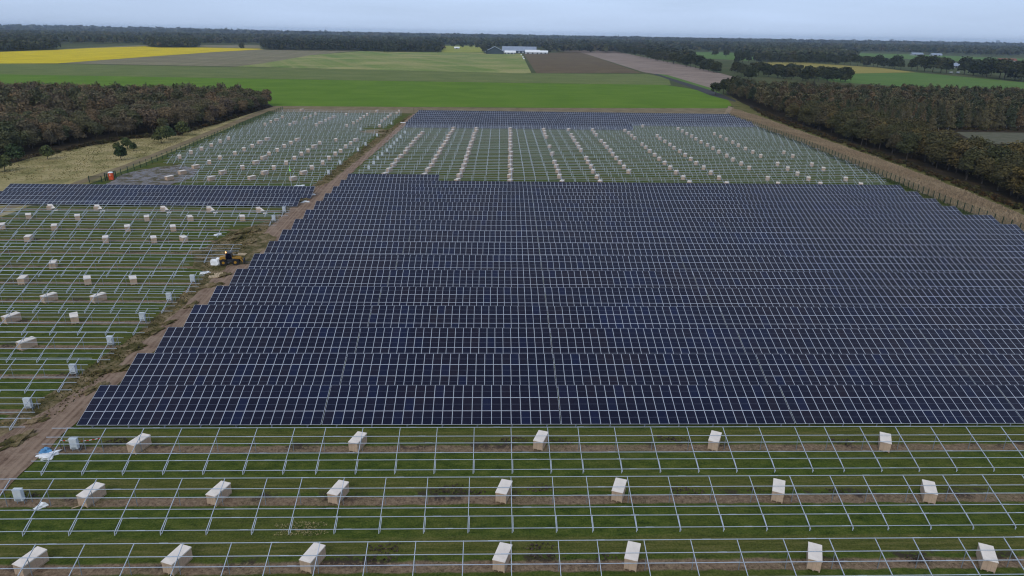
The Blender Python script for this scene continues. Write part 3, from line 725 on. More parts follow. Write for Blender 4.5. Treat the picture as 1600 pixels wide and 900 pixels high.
def lump(name, x, y, rx, ry, rz, mats, label, cat, seed=0, n=3, rot=0.0, rough=.28, kind=None, sub=None):
    import bmesh
    bm = bmesh.new(); bmesh.ops.create_icosphere(bm, subdivisions=n, radius=1)
    r = random.Random(seed)
    ph = [r.uniform(0, 6) for _ in range(9)]
    for v in bm.verts:
        c = v.co
        d = 1 + rough*(math.sin(3.1*c.x+ph[0])*math.sin(2.7*c.y+ph[1]) + .6*math.sin(6.3*c.x+ph[2])*math.sin(5.7*c.y+ph[3]+c.z*4) + .35*math.sin(12*c.x+ph[4])*math.sin(13*c.y+ph[5]+9*c.z))
        v.co = Vector((c.x*rx*d, c.y*ry*d, max(-.05, c.z*rz*d)))
    me = bpy.data.meshes.new(name); bm.to_mesh(me); bm.free()
    for m in (mats if isinstance(mats, (list, tuple)) else [mats]): me.materials.append(m)
    o = link(name, me, None, (x, y, 0)); o.rotation_euler[2] = rot
    return tag(o, label, cat, None, kind)
def bag_obj(px, py, w, h, label, seed):
    x, y = gp(px, py); lump('plastic_bag', x, y, w, h, .32, M_WHITE, label, 'bag', seed, 3, R(25), .4)
bag_obj(75, 712, .95, .7, 'torn white plastic bag with blue film at the left edge of the racks', 3)
x, y = gp(73, 707); o = lump('plastic_film', x, y, .5, .35, .52, M_BLUE, 'crumpled blue film lying on the torn white bag', 'plastic film', 8, 3, R(10), .5)
bag_obj(64, 792, .65, .3, 'small white bag on the grass beside the lower cabinet', 5)
bag_obj(489, 305, 1.0, .6, 'white bag at the end of the farther left finished row', 6)
bag_obj(477, 316, 1.3, .6, 'pale bag on a dark heap below the left finished row', 7)
bag_obj(468, 291, 1.6, .7, 'long white sheet lying behind the left finished rows', 9)
bag_obj(321, 427, .9, .45, 'white bag under the rack left of the pallets', 10)
bag_obj(340, 367, .8, .5, 'white bag at the post of a short rack', 12)
bag_obj(631, 192, 1.6, .8, 'tiny white bag on the grass near the far end of the track', 14)
x, y = gp(343, 412); lump('white_tarpaulin', x, y, 1.6, 1.1, 1.3, M_WHITE, 'big white tarpaulin bundle beside the yellow loader', 'tarpaulin', 22, 3, 0, .3)
# spoil heaps along the shoulder
heaps = [(25, 690, 1.6), (60, 658, 1.2), (150, 607, 1.4), (180, 578, 1.8), (240, 520, 1.3), (262, 505, 1.2), (330, 447, 1.5), (372, 372, 2.0), (390, 362, 2.4), (388, 380, 1.5), (352, 430, 1.4), (483, 300, 1.5), (474, 314, 1.6), (600, 206, 2.5), (300, 478, 1.2), (215, 545, 1.3)]
for i, (px, py, s) in enumerate(heaps):
    x, y = gp(px, py)
    cmts = ['below the lowest cabinet', 'beside the lowest cabinet', 'beside the second lowest left cabinet', 'between the second and third left cabinets', 'right of the fourth left cabinet', 'left of the track at mid height', 'beside the pallet pair', 'in the trampled earth above the loader', 'largest of those above the loader', 'just above the yellow loader', 'just below the yellow loader', 'under the bag at the upper finished row', 'under the bag at the lower finished row', 'far up the track beside the bare patch', 'between the pallets and the fifth left cabinet', 'between the third and fourth left cabinets']
    lump('soil_heap', x, y, s*1.1, s*.6, .45*s*.6, M_SHOULDER, 'low weedy soil heap by the track, ' + cmts[i], 'soil heap', 40+i, 4, R(rnd.uniform(30, 90)), .45)
# turned earth and straw left between the racks
def clods(spots, cols, label, seed, dens=26, hgt=.10):
    rs = np.random.RandomState(seed); Q = []
    for (px, py, ra, rb) in spots:
        x, y = gp(px, py); n = int(dens*ra*rb*3.1)
        a = rs.uniform(0, 6.28, n); r_ = np.sqrt(rs.uniform(0, 1, n))*(1+.25*np.sin(3*a+px))
        c = np.stack([x+np.cos(a)*r_*ra, y+np.sin(a)*r_*rb, rs.uniform(.02, hgt, n)], 1)
        t1 = rs.normal(size=(n, 3)); t1[:, 2] *= .35; t1 /= np.linalg.norm(t1, axis=1)[:, None]
        t2 = np.cross(t1, rs.normal(size=(n, 3))*[.4, .4, 1]); t2 /= np.linalg.norm(t2, axis=1)[:, None]
        s_ = (rs.uniform(.05, .16, n) if seed < 200 else rs.uniform(.02, .09, n))[:, None]
        Q.append(np.stack([c-t1*s_, c-t2*s_*.7, c+t1*s_, c+t2*s_*.7], 1))
    V = np.concatenate(Q)
    tag(link('loose_earth' if seed < 200 else 'straw_litter', quads_mesh('litter', V, cols, rs.uniform(0, 1, len(V)))), label, None, None, 'stuff')
M_CLOD = leaf_mat('dark earth clods', [(0, (.035, .026, .022)), (.5, (.060, .042, .032)), (.8, (.10, .075, .055)), (1, (.045, .035, .028))], .3)
M_STRAW = leaf_mat('straw litter', [(0, (.30, .25, .11)), (.5, (.38, .32, .17)), (.8, (.16, .16, .06)), (1, (.26, .21, .10))], .3)
clods([(702, 765, 1.6, .7), (742, 769, 1.0, .5), (845, 763, 1.5, .6), (1070, 768, 1.6, .7), (1180, 766, 1.0, .4), (1300, 768, 1.5, .6), (602, 857, 1.5, .6), (600, 872, 1.6, .5), (845, 854, 1.4, .5), (850, 871, 1.7, .5), (945, 872, .9, .5), (1430, 875, 1.3, .5), (800, 687, 1.6, .6), (880, 690, 1.5, .6), (1060, 689, 2.0, .6), (1320, 690, 1.6, .6), (1040, 684, 1.2, .5), (20, 690, 1.4, .8), (185, 690, 1.6, .7), (40, 775, 1.5, .7)], M_CLOD, 'dark turned earth lying between the foreground racks', 101)
clods([(478, 822, 1.7, .7), (455, 832, 1.5, .5), (492, 832, 1.0, .5), (440, 822, .8, .3)], M_STRAW, 'pale straw scattered in the lower left foreground grass', 201, 80, .10)
# red and white tape on two stakes
o = tag(empty('barrier_tape', (-45.6, 64.4, 0)), 'red and white tape strung between thin stakes behind the cabinet', 'barrier tape')
m = MB(); m.box(-.03, .03, -.03, .03, 0, 1.3); me = m.mesh('stake', M_DARKM)
link('stake', me, o, (-.6, 0, 0)); link('stake', me, o, (3.6, .3, 0))
M_RED = simple('red tape', (.55, .03, .03), .5)
m = MB()
for i in range(14):
    a = -.6+i*.3; z = 1.22-.25*math.sin(math.pi*(i+.5)/14); z2 = 1.22-.25*math.sin(math.pi*min(14, i+1.5)/14)
    m.beam((a, .02+i*.02, z), (a+.3, .04+i*.02, z2), .012, .08, i % 2)
link('tape', m.mesh('tape', [M_WHITE, M_RED]), o)
x, y = gp(112, 795)
m = MB(); m.beam((0, 0, .05), (1.3, .9, .05), .07, .06)
tag(link('timber_batten', m.mesh('timber_batten', M_FRESH), None, (x, y, 0)), 'pale timber batten lying at the foot of a crate', 'batten')
# pole with a lime-green tip
x, y = gp(455.5, 292)
o = tag(empty('marker_pole', (x, y, 0)), 'slim grey pole with a lime-green head above the left finished rows', 'pole')
M_LIME = simple('lime plastic', (.35, .85, .08), .4)
m = MB(); m.tube((0, 0, 0), (0, 0, 4.6), .09, .07); m.box(-.4, .4, -.4, .4, 0, .12); link('pole', m.mesh('pole', M_STEEL), o)
m = MB(); m.tube((0, 0, 4.6), (0, 0, 4.75), .16, .30); m.tube((0, 0, 4.75), (0, 0, 5.2), .30, .12); m.tube((0, 0, 5.2), (0, 0, 6.4), .05, .03); link('head', m.mesh('head', M_LIME), o)

# ------------------------------------------------------------------ yellow wheel loader with forks
def loader(x, y, rz):
    o = tag(empty('wheel_loader', (x, y, 0), rz), 'yellow compact loader with black wheels and forks on the dirt track edge', 'loader')
    for sx in (-1.15, 1.05):
        for sy in (-.78, .78):
            m = MB(); m.tube((0, -.2, 0), (0, .2, 0), .62, .62, 20); m.tube((0, -.205, 0), (0, -.20, 0), .5, .5, 20)
            for k in range(14):
                a = 2*math.pi*k/14; c, s = math.cos(a), math.sin(a)
                m.beam((c*.64, -.19, s*.64), (c*.64, .19, s*.64), .10, .07)
            t_ = link('wheel', m.mesh('wheel', M_BLACK), o, (sx, sy, .66))
            h = MB(); h.tube((0, -.225, 0), (0, .225, 0), .27, .27, 14); link('rim', h.mesh('rim', M_YEL), t_)
    m = MB(); m.box(-1.7, 1.45, -.5, .5, .6, 1.0)
    m.box(-1.95, -1.7, -.6, .6, .55, 1.15); link('chassis', m.mesh('chassis', M_DARKM), o)
    m = MB(); m.hexa([(-1.95,-.6,1.005),(-.75,-.6,1.005),(-.75,.6,1.005),(-1.95,.6,1.005),(-1.85,-.55,1.62),(-.75,-.55,1.8),(-.75,.55,1.8),(-1.85,.55,1.62)])
    link('engine_hood', m.mesh('engine_hood', M_YEL), o)
    m = MB()
    for a, b in (((-.7,-.55),(-.62,-.5)), ((-.7,.55),(-.62,.5)), ((.5,-.55),(.3,-.5)), ((.5,.55),(.3,.5))):
        m.beam((a[0], a[1], 1.0), (b[0], b[1], 2.35), .08, .08)
    m.box(-.85, .5, -.6, .6, 2.352, 2.45); m.box(-.55, .3, -.3, .3, 1.0, 1.35)
    cb = link('cab', m.mesh('cab', M_DARKM), o)
    g_ = MB(); g_.box(-.66, .38, -.535, -.52, 1.3, 2.3); g_.box(-.66, .38, .52, .535, 1.3, 2.3); g_.box(.36, .375, -.5, .5, 1.3, 2.3)
    link('window', g_.mesh('window', M_GLASS), cb)
    be, t, bb = base_mat('amber beacon', .4); bb.inputs['Base Color'].default_value = (1, .35, .05, 1)
    bb.inputs['Emission Color'].default_value = (1, .42, .12, 1); bb.inputs['Emission Strength'].default_value = 3.0
    m = MB(); m.tube((-.6, -.35, 2.452), (-.6, -.35, 2.68), .11, .08); link('beacon', m.mesh('beacon', be), cb)
    m = MB()
    for sy in (-.42, .42):
        m.beam((-.1, sy, 1.55), (1.9, sy, 1.3), .14, .26); m.beam((1.9, sy, 1.3), (2.45, sy, .5), .14, .22)
    m.beam((1.9, -.42, 1.2), (1.9, .42, 1.2), .12, .12); link('lift_arm', m.mesh('lift_arm', M_YEL), o)
    m = MB(); m.box(2.45, 2.58, -.75, .75, .25, 1.15)
    for z in (.35, .7, 1.05): m.box(2.4, 2.449, -.75, .75, z, z+.08)
    for sy in (-.45, .45): m.box(2.582, 3.75, sy-.07, sy+.07, .26, .33)
    link('forks', m.mesh('forks', M_DARKM), o)
x, y = gp(361, 413); loader(x, y, R(8))

# ------------------------------------------------------------------ trees
def crown_quads(seed, r, h, z0, n, size, lobes=9, shape='round'):
    rs = np.random.RandomState(seed)
    C = []
    if shape == 'round':
        for i in range(lobes):
            a = rs.uniform(0, 2*math.pi); rr = r*rs.uniform(.15, .62); zz = z0 + (h-z0)*rs.uniform(.22, .80)
            C.append((math.cos(a)*rr, math.sin(a)*rr, zz, r*rs.uniform(.34, .55), (h-z0)*rs.uniform(.20, .30)))
        C.append((0, 0, z0+(h-z0)*.72, r*.55, (h-z0)*.28)); C.append((0, 0, z0+(h-z0)*.42, r*.7, (h-z0)*.36))
    else:
        for i in range(lobes):
            f = i/(lobes-1); rr = r*(1-f*.85)*rs.uniform(.15, .5); a = rs.uniform(0, 6.28)
            C.append((math.cos(a)*rr, math.sin(a)*rr, z0+(h-z0)*(.08+f*.86), r*(.78-.62*f), (h-z0)*.10+.3))
    C = np.array(C)
    wgt = C[:, 3]**2; k = rs.choice(len(C), n, p=wgt/wgt.sum()); c = C[k]
    d = rs.normal(size=(n, 3)); d /= np.linalg.norm(d, axis=1)[:, None]
    d[:, 2] = np.where(d[:, 2] < -.3, -d[:, 2]*.6, d[:, 2])
    rad = rs.uniform(.55, 1.08, n)**.6
    p = c[:, :3] + d*np.stack([c[:, 3], c[:, 3], c[:, 4]], 1)*rad[:, None]
    # leaf clump planes face roughly outward with scatter
    nn = d + rs.normal(size=(n, 3))*.55; nn[:, 2] += .35; nn /= np.linalg.norm(nn, axis=1)[:, None]
    t1 = np.cross(nn, rs.normal(size=(n, 3))); t1 /= np.linalg.norm(t1, axis=1)[:, None]; t2 = np.cross(nn, t1)
    s = size*rs.uniform(.55, 1.25, n)[:, None]
    asp = rs.uniform(.6, 1.0, n)[:, None]
    q = np.stack([p - t1*s - t2*s*asp*.4, p + t1*s*.2 - t2*s*asp, p + t1*s + t2*s*asp*.3, p - t1*s*.3 + t2*s*asp], 1)
    return q
def trunk_mesh(h, r, seed, mat, limbs=4, z0=1.5):
    m = MB(); rs = random.Random(seed)
    top = Vector((rs.uniform(-.3, .3), rs.uniform(-.3, .3), h*.55))
    m.tube((0, 0, -.1), top*.5, r, r*.75, 7); m.tube(top*.5, top, r*.75, r*.35, 7); m.tube(top, (top.x, top.y, h*.85), r*.35, r*.08, 6)
    for i in range(limbs):
        a = rs.uniform(0, 6.28); z = z0+(h*.6-z0)*rs.uniform(.1, .9); k = top*(z/top.z)
        L_ = h*rs.uniform(.22, .34)
        m.tube((k.x, k.y, z), (k.x+math.cos(a)*L_*.8, k.y+math.sin(a)*L_*.8, z+L_*.6), r*.35, r*.08, 5)
    return m.mesh('trunk', mat)
def tree_kind(name, mat, bark, n_var, r, h, z0, n, size, shape='round', lobes=9, tr=.22, seed=0):
    out_ = []
    for i in range(n_var):
        rr = r*(.85+.3*i/max(1, n_var-1)); hh = h*(.9+.2*((i*7) % n_var)/n_var)
        q = crown_quads(seed+i, rr, hh, z0, n, size, lobes, shape)
        out_.append((quads_mesh('crown', q, mat), trunk_mesh(hh, tr, seed+i, bark)))
    return name, out_
def plant(kind, x, y, sc, label, cat, group, v=None, zs=1.0, hue=None):
    name, vs_ = kind
    c, t = vs_[v if v is not None else rnd.randrange(len(vs_))]
    o = tag(empty(name, (x, y, 0), rnd.uniform(0, 6.28)), label, cat, group); o.scale = (sc, sc, sc*zs)
    hue = rnd.random() if hue is None else hue
    link('crown', c, o).pass_index = int(hue*999); link('trunk', t, o); return o
def inside(x, y, poly):
    k = False; n = len(poly); j = n-1
    for i in range(n):
        xi, yi = poly[i]; xj, yj = poly[j]
        if (yi > y) != (yj > y) and x < (xj-xi)*(y-yi)/(yj-yi)+xi: k = not k
        j = i
    return k
def scatter(poly, step, jit=.45, seed=0):
    r = random.Random(seed); xs = [p[0] for p in poly]; ys = [p[1] for p in poly]
    res_ = []; y = min(ys); row = 0
    while y < max(ys):
        x = min(xs) + (step/2 if row % 2 else 0)
        while x < max(xs):
            px, py = x+r.uniform(-jit, jit)*step, y+r.uniform(-jit, jit)*step
            if inside(px, py, poly): res_.append((px, py))
            x += step
        y += step*.87; row += 1
    return res_
def in_view(x, y, pad=12):
    fx = x*math.cos(YAW) - y*math.sin(YAW); fy = x*math.sin(YAW)+y*math.cos(YAW)
    d = fy*math.cos(PITCH)+HC*math.sin(PITCH)
    return d > 0 and abs(fx) < d*.76 + pad
def mass(name, places, mat, label, seed, n, size, shape='round', lobes=6, kind='stuff', hmin=9, hmax=13, rr=(3.2, 5.2)):
    """many trees read as one mass: one mesh, a hue per tree"""
    rs = np.random.RandomState(seed); Q = []; T = []
    base = [crown_quads(seed*50+i, 1.0, 1.0, .12, n, 1.0, lobes, shape) for i in range(6)]
    for (x, y) in places:
        b = base[rs.randint(6)]; r_ = rs.uniform(*rr); h_ = rs.uniform(hmin, hmax); a = rs.uniform(0, 6.28)
        cen = b.mean(axis=1, keepdims=True); off = (b-cen)*size
        ca, sa = math.cos(a), math.sin(a)
        c2 = np.concatenate([(cen[..., :1]*ca-cen[..., 1:2]*sa)*r_+x, (cen[..., :1]*sa+cen[..., 1:2]*ca)*r_+y, cen[..., 2:]*h_], 2)
        Q.append(c2+off); T.append(np.full(len(b), rs.uniform(0, 1)))
    me = quads_mesh(name, np.concatenate(Q), mat, np.concatenate(T))
    return tag(link(name, me), label, None, None, kind)

K_OAK = tree_kind('woodland_tree', M_LWOOD, M_BARK, 7, 4.5, 10.5, .6, 2600, .33, seed=100)
K_BUSH = tree_kind('shrub', M_GLEAF, M_BARK, 3, 2.0, 3.6, .1, 800, .26, seed=200, tr=.1)
K_BELT = tree_kind('oak_tree', M_RWOOD, M_BARK, 6, 5.6, 13.0, .3, 3000, .38, seed=300, tr=.28)
K_BIRCH = tree_kind('birch_tree', M_BIRCHL, M_BIRCH, 5, 2.9, 12.0, .8, 1500, .32, 'cone', 8, .14, 400)
K_DARK = tree_kind('hedgerow_tree', M_DARKL, M_BARK, 4, 6.6, 12.5, .1, 1100, .80, seed=500, tr=.3)

# left wood: the ones that show largest stand alone, the rest is one mass
LW = [(-131, 425), (-133.5, 400), (-133, 339), (-137, 308), (-153, 300), (-165, 276), (-168, 256), (-163, 228), (-160, 205), (-300, 195), (-460, 300), (-460, 440), (-140, 440)]
pl = [p for p in scatter(LW, 6.4, .42, 3) if in_view(*p, 10) and not (p[0] < -195 and 333 < p[1] < 344)]
def edge_dist(p, poly):
    best = 1e9
    for a, b in zip(poly[:10], poly[1:10]):
        ax_, ay_ = a; bx_, by_ = b; dx, dy = bx_-ax_, by_-ay_
        t = max(0, min(1, ((p[0]-ax_)*dx+(p[1]-ay_)*dy)/(dx*dx+dy*dy)))
        best = min(best, math.hypot(p[0]-ax_-t*dx, p[1]-ay_-t*dy))
    return best
pl.sort(key=lambda p: edge_dist(p, LW)*1.0 + p[1]*.25)
nL = 200
for i, (x, y) in enumerate(pl[:nL]):
    ed = edge_dist((x, y), LW)
    hue = rnd.random()
    if y < 265 and rnd.random() < .6: hue = rnd.choice((.15, .22, .88, .9))
    tone = 'rust-orange' if .56 < hue < .68 else 'tan-brown' if .31 < hue < .44 else 'purplish brown' if .44 <= hue <= .56 or .68 <= hue < .8 else 'ochre olive' if hue > .94 or hue < .06 else 'dark green'
    zone = 'left of the dry meadow' if y < 250 else 'behind the dry meadow' if y < 300 else 'beside the middle of the tan path' if y < 350 else 'near the bright green field'
    plant(K_OAK, x, y, rnd.uniform(.82, 1.12)*(.85 if ed < 4 else 1), '%s tree %s the left wood, %s' % (tone, 'edging' if ed < 7 else 'inside', zone), 'tree', 'trees of the left wood', hue=hue)
mass('left_woodland', pl[nL:], M_LWOOD, 'dense autumn woodland reaching back to the bright green field', 5, 620, .46, hmin=8.5, hmax=13.5, lobes=9, rr=(3.4, 5.8))
for px, py, s, lab in [(75, 249, 1.25, 'round dark shrub standing alone in the dry meadow'), (190, 250, 1.5, 'tall dark shrub by the tan path, lowest of a cluster'), (199, 232, 1.2, 'leafy olive shrub behind the tall dark one in the cluster'), (209, 236, .95, 'smaller green shrub right of the tall dark one'), (182, 236, .9, 'small shrub at the left side of the meadow cluster'), (252, 224, 1.7, 'broad shrub where the left wood meets the tan path'), (264, 218, 1.6, 'green shrub behind the broad one at the wood corner'), (28, 252, 1.5, 'dark bush against the left wood near the picture edge'), (8, 268, 1.5, 'lowest bush of the left wood beside the finished rows'), (285, 212, 1.6, 'yellowish bush at the wood corner beside the path')]:
    x, y = gp(px, py); plant(K_BUSH, x, y, s, lab, 'shrub', None)

# right belt of oaks and the birch wood behind
BELT = [(146, 150), (148, 172), (153, 200), (155.5, 225), (158.5, 260), (160, 300), (163.5, 345), (167, 390), (192, 392), (190, 330), (182, 262), (184, 222), (195, 150)]
pb = [p for p in scatter(BELT, 6.6, .4, 9) if in_view(*p, 8)]
pb.sort(key=lambda p: p[1])
for i, (x, y) in enumerate(pb[:150]):
    front = x < 152 + (y-172)*.08 + 4
    hue = rnd.random(); tone = 'golden olive' if .6 < hue < .78 else 'warm olive' if .15 < hue < .4 else 'dark green' if hue < .6 else 'grey-olive'
    zone = 'at the right picture edge' if y < 200 else 'level with the gravel yard' if y < 245 else 'beside the middle of the reeds' if y < 300 else 'towards the birch wood'
    plant(K_BELT, x, y, rnd.uniform(.72, .98), '%s oak %s the right belt, %s' % (tone, 'edging' if front else 'inside', zone), 'tree', 'oaks of the right belt', zs=rnd.uniform(.85, 1.0), hue=hue)
if len(pb) > 150: mass('belt_wood', pb[150:], M_RWOOD, 'dark olive trees filling the right belt', 6, 420, .6)
BW = [(168, 395), (172, 432), (184, 552), (202, 580), (270, 552), (356, 535), (470, 530), (470, 362), (286, 362), (227, 350), (196, 330), (182, 350)]
pw = [p for p in scatter(BW, 5.6, .45, 12) if in_view(*p, 10)]
pw.sort(key=lambda p: p[1]+.15*abs(p[0]-200))
for i, (x, y) in enumerate(pw[:140]):
    hue = rnd.random(); tone = 'dark green' if .42 < hue < .58 or hue > .93 else 'tan-brown' if .58 <= hue < .75 else 'pale olive'
    zone = 'behind the gravel yard' if x > 225 else 'behind the oak belt' if x > 190 else 'near the farm road corner'
    plant(K_BIRCH, x, y, rnd.uniform(.8, 1.15), 'slender %s birch fronting the right wood, %s' % (tone, zone), 'tree', 'birches at the front of the right wood', hue=hue)
mass('birch_wood', pw[140:], M_BIRCHL, 'dense birch and larch wood behind the oak belt', 7, 420, .46, 'round', 7, hmin=8, hmax=13, rr=(2.6, 4.2))
# undergrowth
ug = scatter([(141, 150), (145.5, 172), (150, 200), (153, 235), (156, 290), (160, 340), (165, 405), (172, 450), (168, 450), (159.5, 403), (155.5, 345), (152.5, 290), (150, 240), (147.5, 212), (143, 180), (139, 150)], 2.2, .5, 31)
ug += scatter([(210, 345), (235, 352), (300, 350), (300, 362), (225, 358)], 3.0, .5, 32)
mass('undergrowth', ug, M_BRACK, 'rusty bracken and brambles under the trees', 8, 60, .32, hmin=.5, hmax=1.6, rr=(.9, 1.8), lobes=4)
ug = scatter([(-133, 405), (-131.5, 340), (-134, 300), (-149, 288), (-155, 262), (-158, 246), (-160, 246), (-158, 264), (-151, 292), (-136, 303), (-133.5, 340), (-134.5, 405)], 2.0, .5, 33)
mass('undergrowth', ug, M_BRACK, 'low brambles along the left wood', 9, 60, .32, hmin=.6, hmax=1.8, rr=(.9, 1.8), lobes=4)

# dark trees along the ploughed field, then the avenue beyond the ochre field
tb = []
for a, b, k in (((958, 80.5), (1000, 89.5), 7), ((1004, 90.5), (1075, 104.5), 12), ((1078, 105), (1120, 114), 8), ((1146, 112), (1172, 126), 6), ((1180, 112), (1320, 128), 16), ((1190, 119), (1300, 131), 12)):
    for i in range(k):
        f = i/(k-1); x, y = gp(a[0]+(b[0]-a[0])*f, a[1]+(b[1]-a[1])*f); tb.append((x+rnd.uniform(-3, 3), y+rnd.uniform(-6, 6)))
for i, (x, y) in enumerate(tb):
    lab, grp = ('dark round tree beside the ploughed field, %s from the farm end' % ORD[i+1], 'trees beside the ploughed field') if i < 27 else ('dark round tree, front line before the ochre field, %s from left' % ORD[i-26], 'trees before the ochre field') if i < 49 else ('dark round tree, rear line before the ochre field, %s from left' % ORD[i-48], 'trees before the ochre field')
    plant(K_DARK, x, y, rnd.uniform(1.0, 1.35)*(1.0 if y < 1000 else 1.25), lab, 'tree', grp)
av = []
for a, b, k in (((1150, 97.5), (1262, 99), 12), ((1268, 99), (1392, 106), 15), ((1400, 108), (1482, 115), 8), ((1506, 116), (1600, 128), 9), ((1540, 117), (1620, 126), 6)):
    for i in range(k):
        f = i/(k-1); x, y = gp(a[0]+(b[0]-a[0])*f, a[1]+(b[1]-a[1])*f); av.append((x+rnd.uniform(-4, 4), y+rnd.uniform(-8, 8)))
av.sort(key=lambda p: p[0]/p[1])
for i, (x, y) in enumerate(av):
    plant(K_DARK, x, y, rnd.uniform(1.25, 1.7)*(1.25 if x/y > .6 else 1), 'broad round tree in the avenue beyond the right fields, %s along it' % ORD[i+1], 'tree', 'avenue trees beyond the right fields')
for i, (px, py, sc_) in enumerate(((1118, 149, .8), (1130, 147, .95), (1143, 149, 1.05), (1156, 152, .95), (1150, 143, 1.0), (1168, 150, .9))):
    x, y = gp(px, py); plant(K_DARK, x, y, sc_, 'bushy dark tree where farm road meets right wood, %s from left' % ORD[i+1], 'tree', 'trees at the farm road corner')
for i, (px, py) in enumerate(((1117, 87), (1134, 89), (1152, 91), (1168, 92))):
    x, y = gp(px, py); plant(K_DARK, x, y, 1.5, 'single round tree on the narrow pasture behind the belt, %s from the left' % ORD[i+1], 'tree', 'trees on the narrow pasture')
for i, (px, py) in enumerate(sorted(((605, 82), (618, 81), (640, 80.5), (655, 81), (663, 81.5), (672, 81), (684, 83), (757, 84), (857, 84), (708, 75), (722, 75), (736, 75), (746, 75)))):
    x, y = gp(px, py); plant(K_DARK, x, y, 1.3, 'small round tree around the farm, %s counting from the left' % ORD[i+1], 'tree', 'trees around the farm')
x, y = gp(378, 76.5); plant(K_DARK, x, y, 1.2, 'lone brown tree leaning over the far edge of the yellow field', 'tree', None)

# far forests: each reads as one mass
def forest(name, poly_px, label, step, seed, n, size, hm=(14, 20), rr=(6, 9), mat=None, shape='round'):
    poly = G(poly_px) if poly_px[0][1] < 1200 else poly_px
    P_ = [p for p in scatter(poly, step, .5, seed) if in_view(*p, 40)]
    mass(name, P_, mat or M_FAR, label, seed, n, size, shape, 6, hmin=hm[0], hmax=hm[1], rr=rr)
    return len(P_)
cntf = []
cntf.append(forest('forest', [(-60, 83), (0, 80.5), (86, 77.5), (90, 76), (60, 70), (-60, 70)], 'brownish wood at the far left behind the yellow field', 12, 51, 70, 3.0))
cntf.append(forest('forest', [(228, 72.5), (247, 74.5), (307, 74.5), (312, 73), (300, 69), (232, 69)], 'brownish wood touching the far edge of the yellow field', 13, 52, 60, 3.2))
cntf.append(forest('forest', [(413, 76.5), (415, 78), (480, 79), (562, 79.5), (600, 81), (690, 81), (690, 72), (670, 69), (413, 69.5)], 'dark wood behind the striped field', 14, 53, 55, 3.6))
cntf.append(forest('forest', [(850, 79), (950, 76.5), (1000, 84), (1040, 93), (1090, 101), (1075, 93), (1034, 83), (1030, 79), (1000, 72), (850, 71)], 'dark wood behind the ploughed field', 13, 54, 60, 3.4))
cntf.append(forest('forest', [(1140, 81), (1190, 89), (1187, 96), (1262, 97.5), (1300, 98), (1340, 95), (1320, 88), (1300, 80), (1250, 76), (1150, 76)], 'wide dark forest beyond the narrow pasture', 15, 55, 55, 3.6))
def ring(y0, y1, step, seed, n, size, label, x0=-.80, x1=.80, hm=(15, 21), rr=(7, 11), skip=()):
    r = random.Random(seed); P_ = []; y = y0
    polys = [G(s) for s in skip]
    while y < y1:
        x = x0*y
        while x < x1*y:
            px, py = x+r.uniform(-.5, .5)*step, y+r.uniform(-.5, .5)*step
            if not any(inside(px, py, q_) for q_ in polys): P_.append((px, py))
            x += step
        y += step
        step *= 1.012
    mass('forest', P_, M_FAR, label, seed, n, size, 'round', 5, hmin=hm[0], hmax=hm[1], rr=rr); return len(P_)
skips = [[(690, 70), (757, 70), (757, 83), (690, 83)], [(1300, 80), (1420, 83), (1700, 92), (1700, 101), (1469, 96), (1319, 88)], [(1020, 79.5), (1139, 81), (1187, 89), (1187, 96), (1040, 88)], [(300, 69.5), (408, 69.5), (408, 76), (307, 74)], [(90, 69), (232, 69), (232, 75), (90, 78)], [(760, 76), (860, 76), (860, 84), (760, 84)]]
cntf.append(ring(1950, 2950, 26, 61, 34, 5.5, 'dark forest belt spanning the plain behind the fields', -.75, .75, (15, 22), (9, 15), skips))
cntf.append(ring(3000, 5600, 62, 62, 34, 12, 'hazy forest farther off across the plain', -.8, .85, (15, 24), (24, 38)))
cntf.append(ring(5700, 12500, 190, 63, 26, 30, 'pale blue forest along the horizon', -.8, .85, (16, 30), (70, 120)))
# low wooded rises on the horizon
for i, (px, D, wd, hh) in enumerate([(60, 7500, 1500, 62), (300, 8500, 1300, 50), (1040, 5600, 420, 42)]):
    x, y = gp(px, 60); k = D/y; rs = np.random.RandomState(70+i)
    P_ = [(x*k+rs.normal()*wd*.5, D+rs.normal()*200) for _ in range(260)]
    mass('wooded_rise', P_, M_FAR, ('wooded rise on the horizon at the far left', 'low wooded rise on the horizon left of the farm', 'dark conifer ridge on the horizon right of the farm')[i], 80+i, 24, 20 if i < 2 else 9, 'round', 5, hmin=hh*.55, hmax=hh, rr=(50, 90) if i < 2 else (16, 26))

# ------------------------------------------------------------------ reeds and meadow grass (stuff)
def tufts(name, poly, count, h, wdt, mat, label, seed):
    rs = np.random.RandomState(seed); xs = [p[0] for p in poly]; ys = [p[1] for p in poly]; P_ = []
    while len(P_) < count:
        X_ = rs.uniform(min(xs), max(xs), 4000); Y_ = rs.uniform(min(ys), max(ys), 4000)
        P_ += [(a, b) for a, b in zip(X_, Y_) if inside(a, b, poly)]
    P_ = np.array(P_[:count]); n = count
    a = rs.uniform(0, 6.28, n); hh = h*rs.uniform(.5, 1.2, n)*(1+.25*np.sin(P_[:, 0]*.7+P_[:, 1]*.23)); ww = wdt*rs.uniform(.6, 1.3, n); ln = rs.normal(size=(n, 2))*.22*hh[:, None]
    d = np.stack([np.cos(a)*ww, np.sin(a)*ww, np.zeros(n)], 1); b = np.stack([P_[:, 0], P_[:, 1], np.zeros(n)], 1)
    t = b + np.stack([ln[:, 0], ln[:, 1], hh], 1)
    V = np.stack([b-d, b+d, t+d*.6, t-d*.35], 1)
    tag(link(name, quads_mesh(name, V, mat, (P_[:, 0]*.037+P_[:, 1]*.021+rs.uniform(0, .25, n)) % 1.0)), label, None, None, 'stuff')
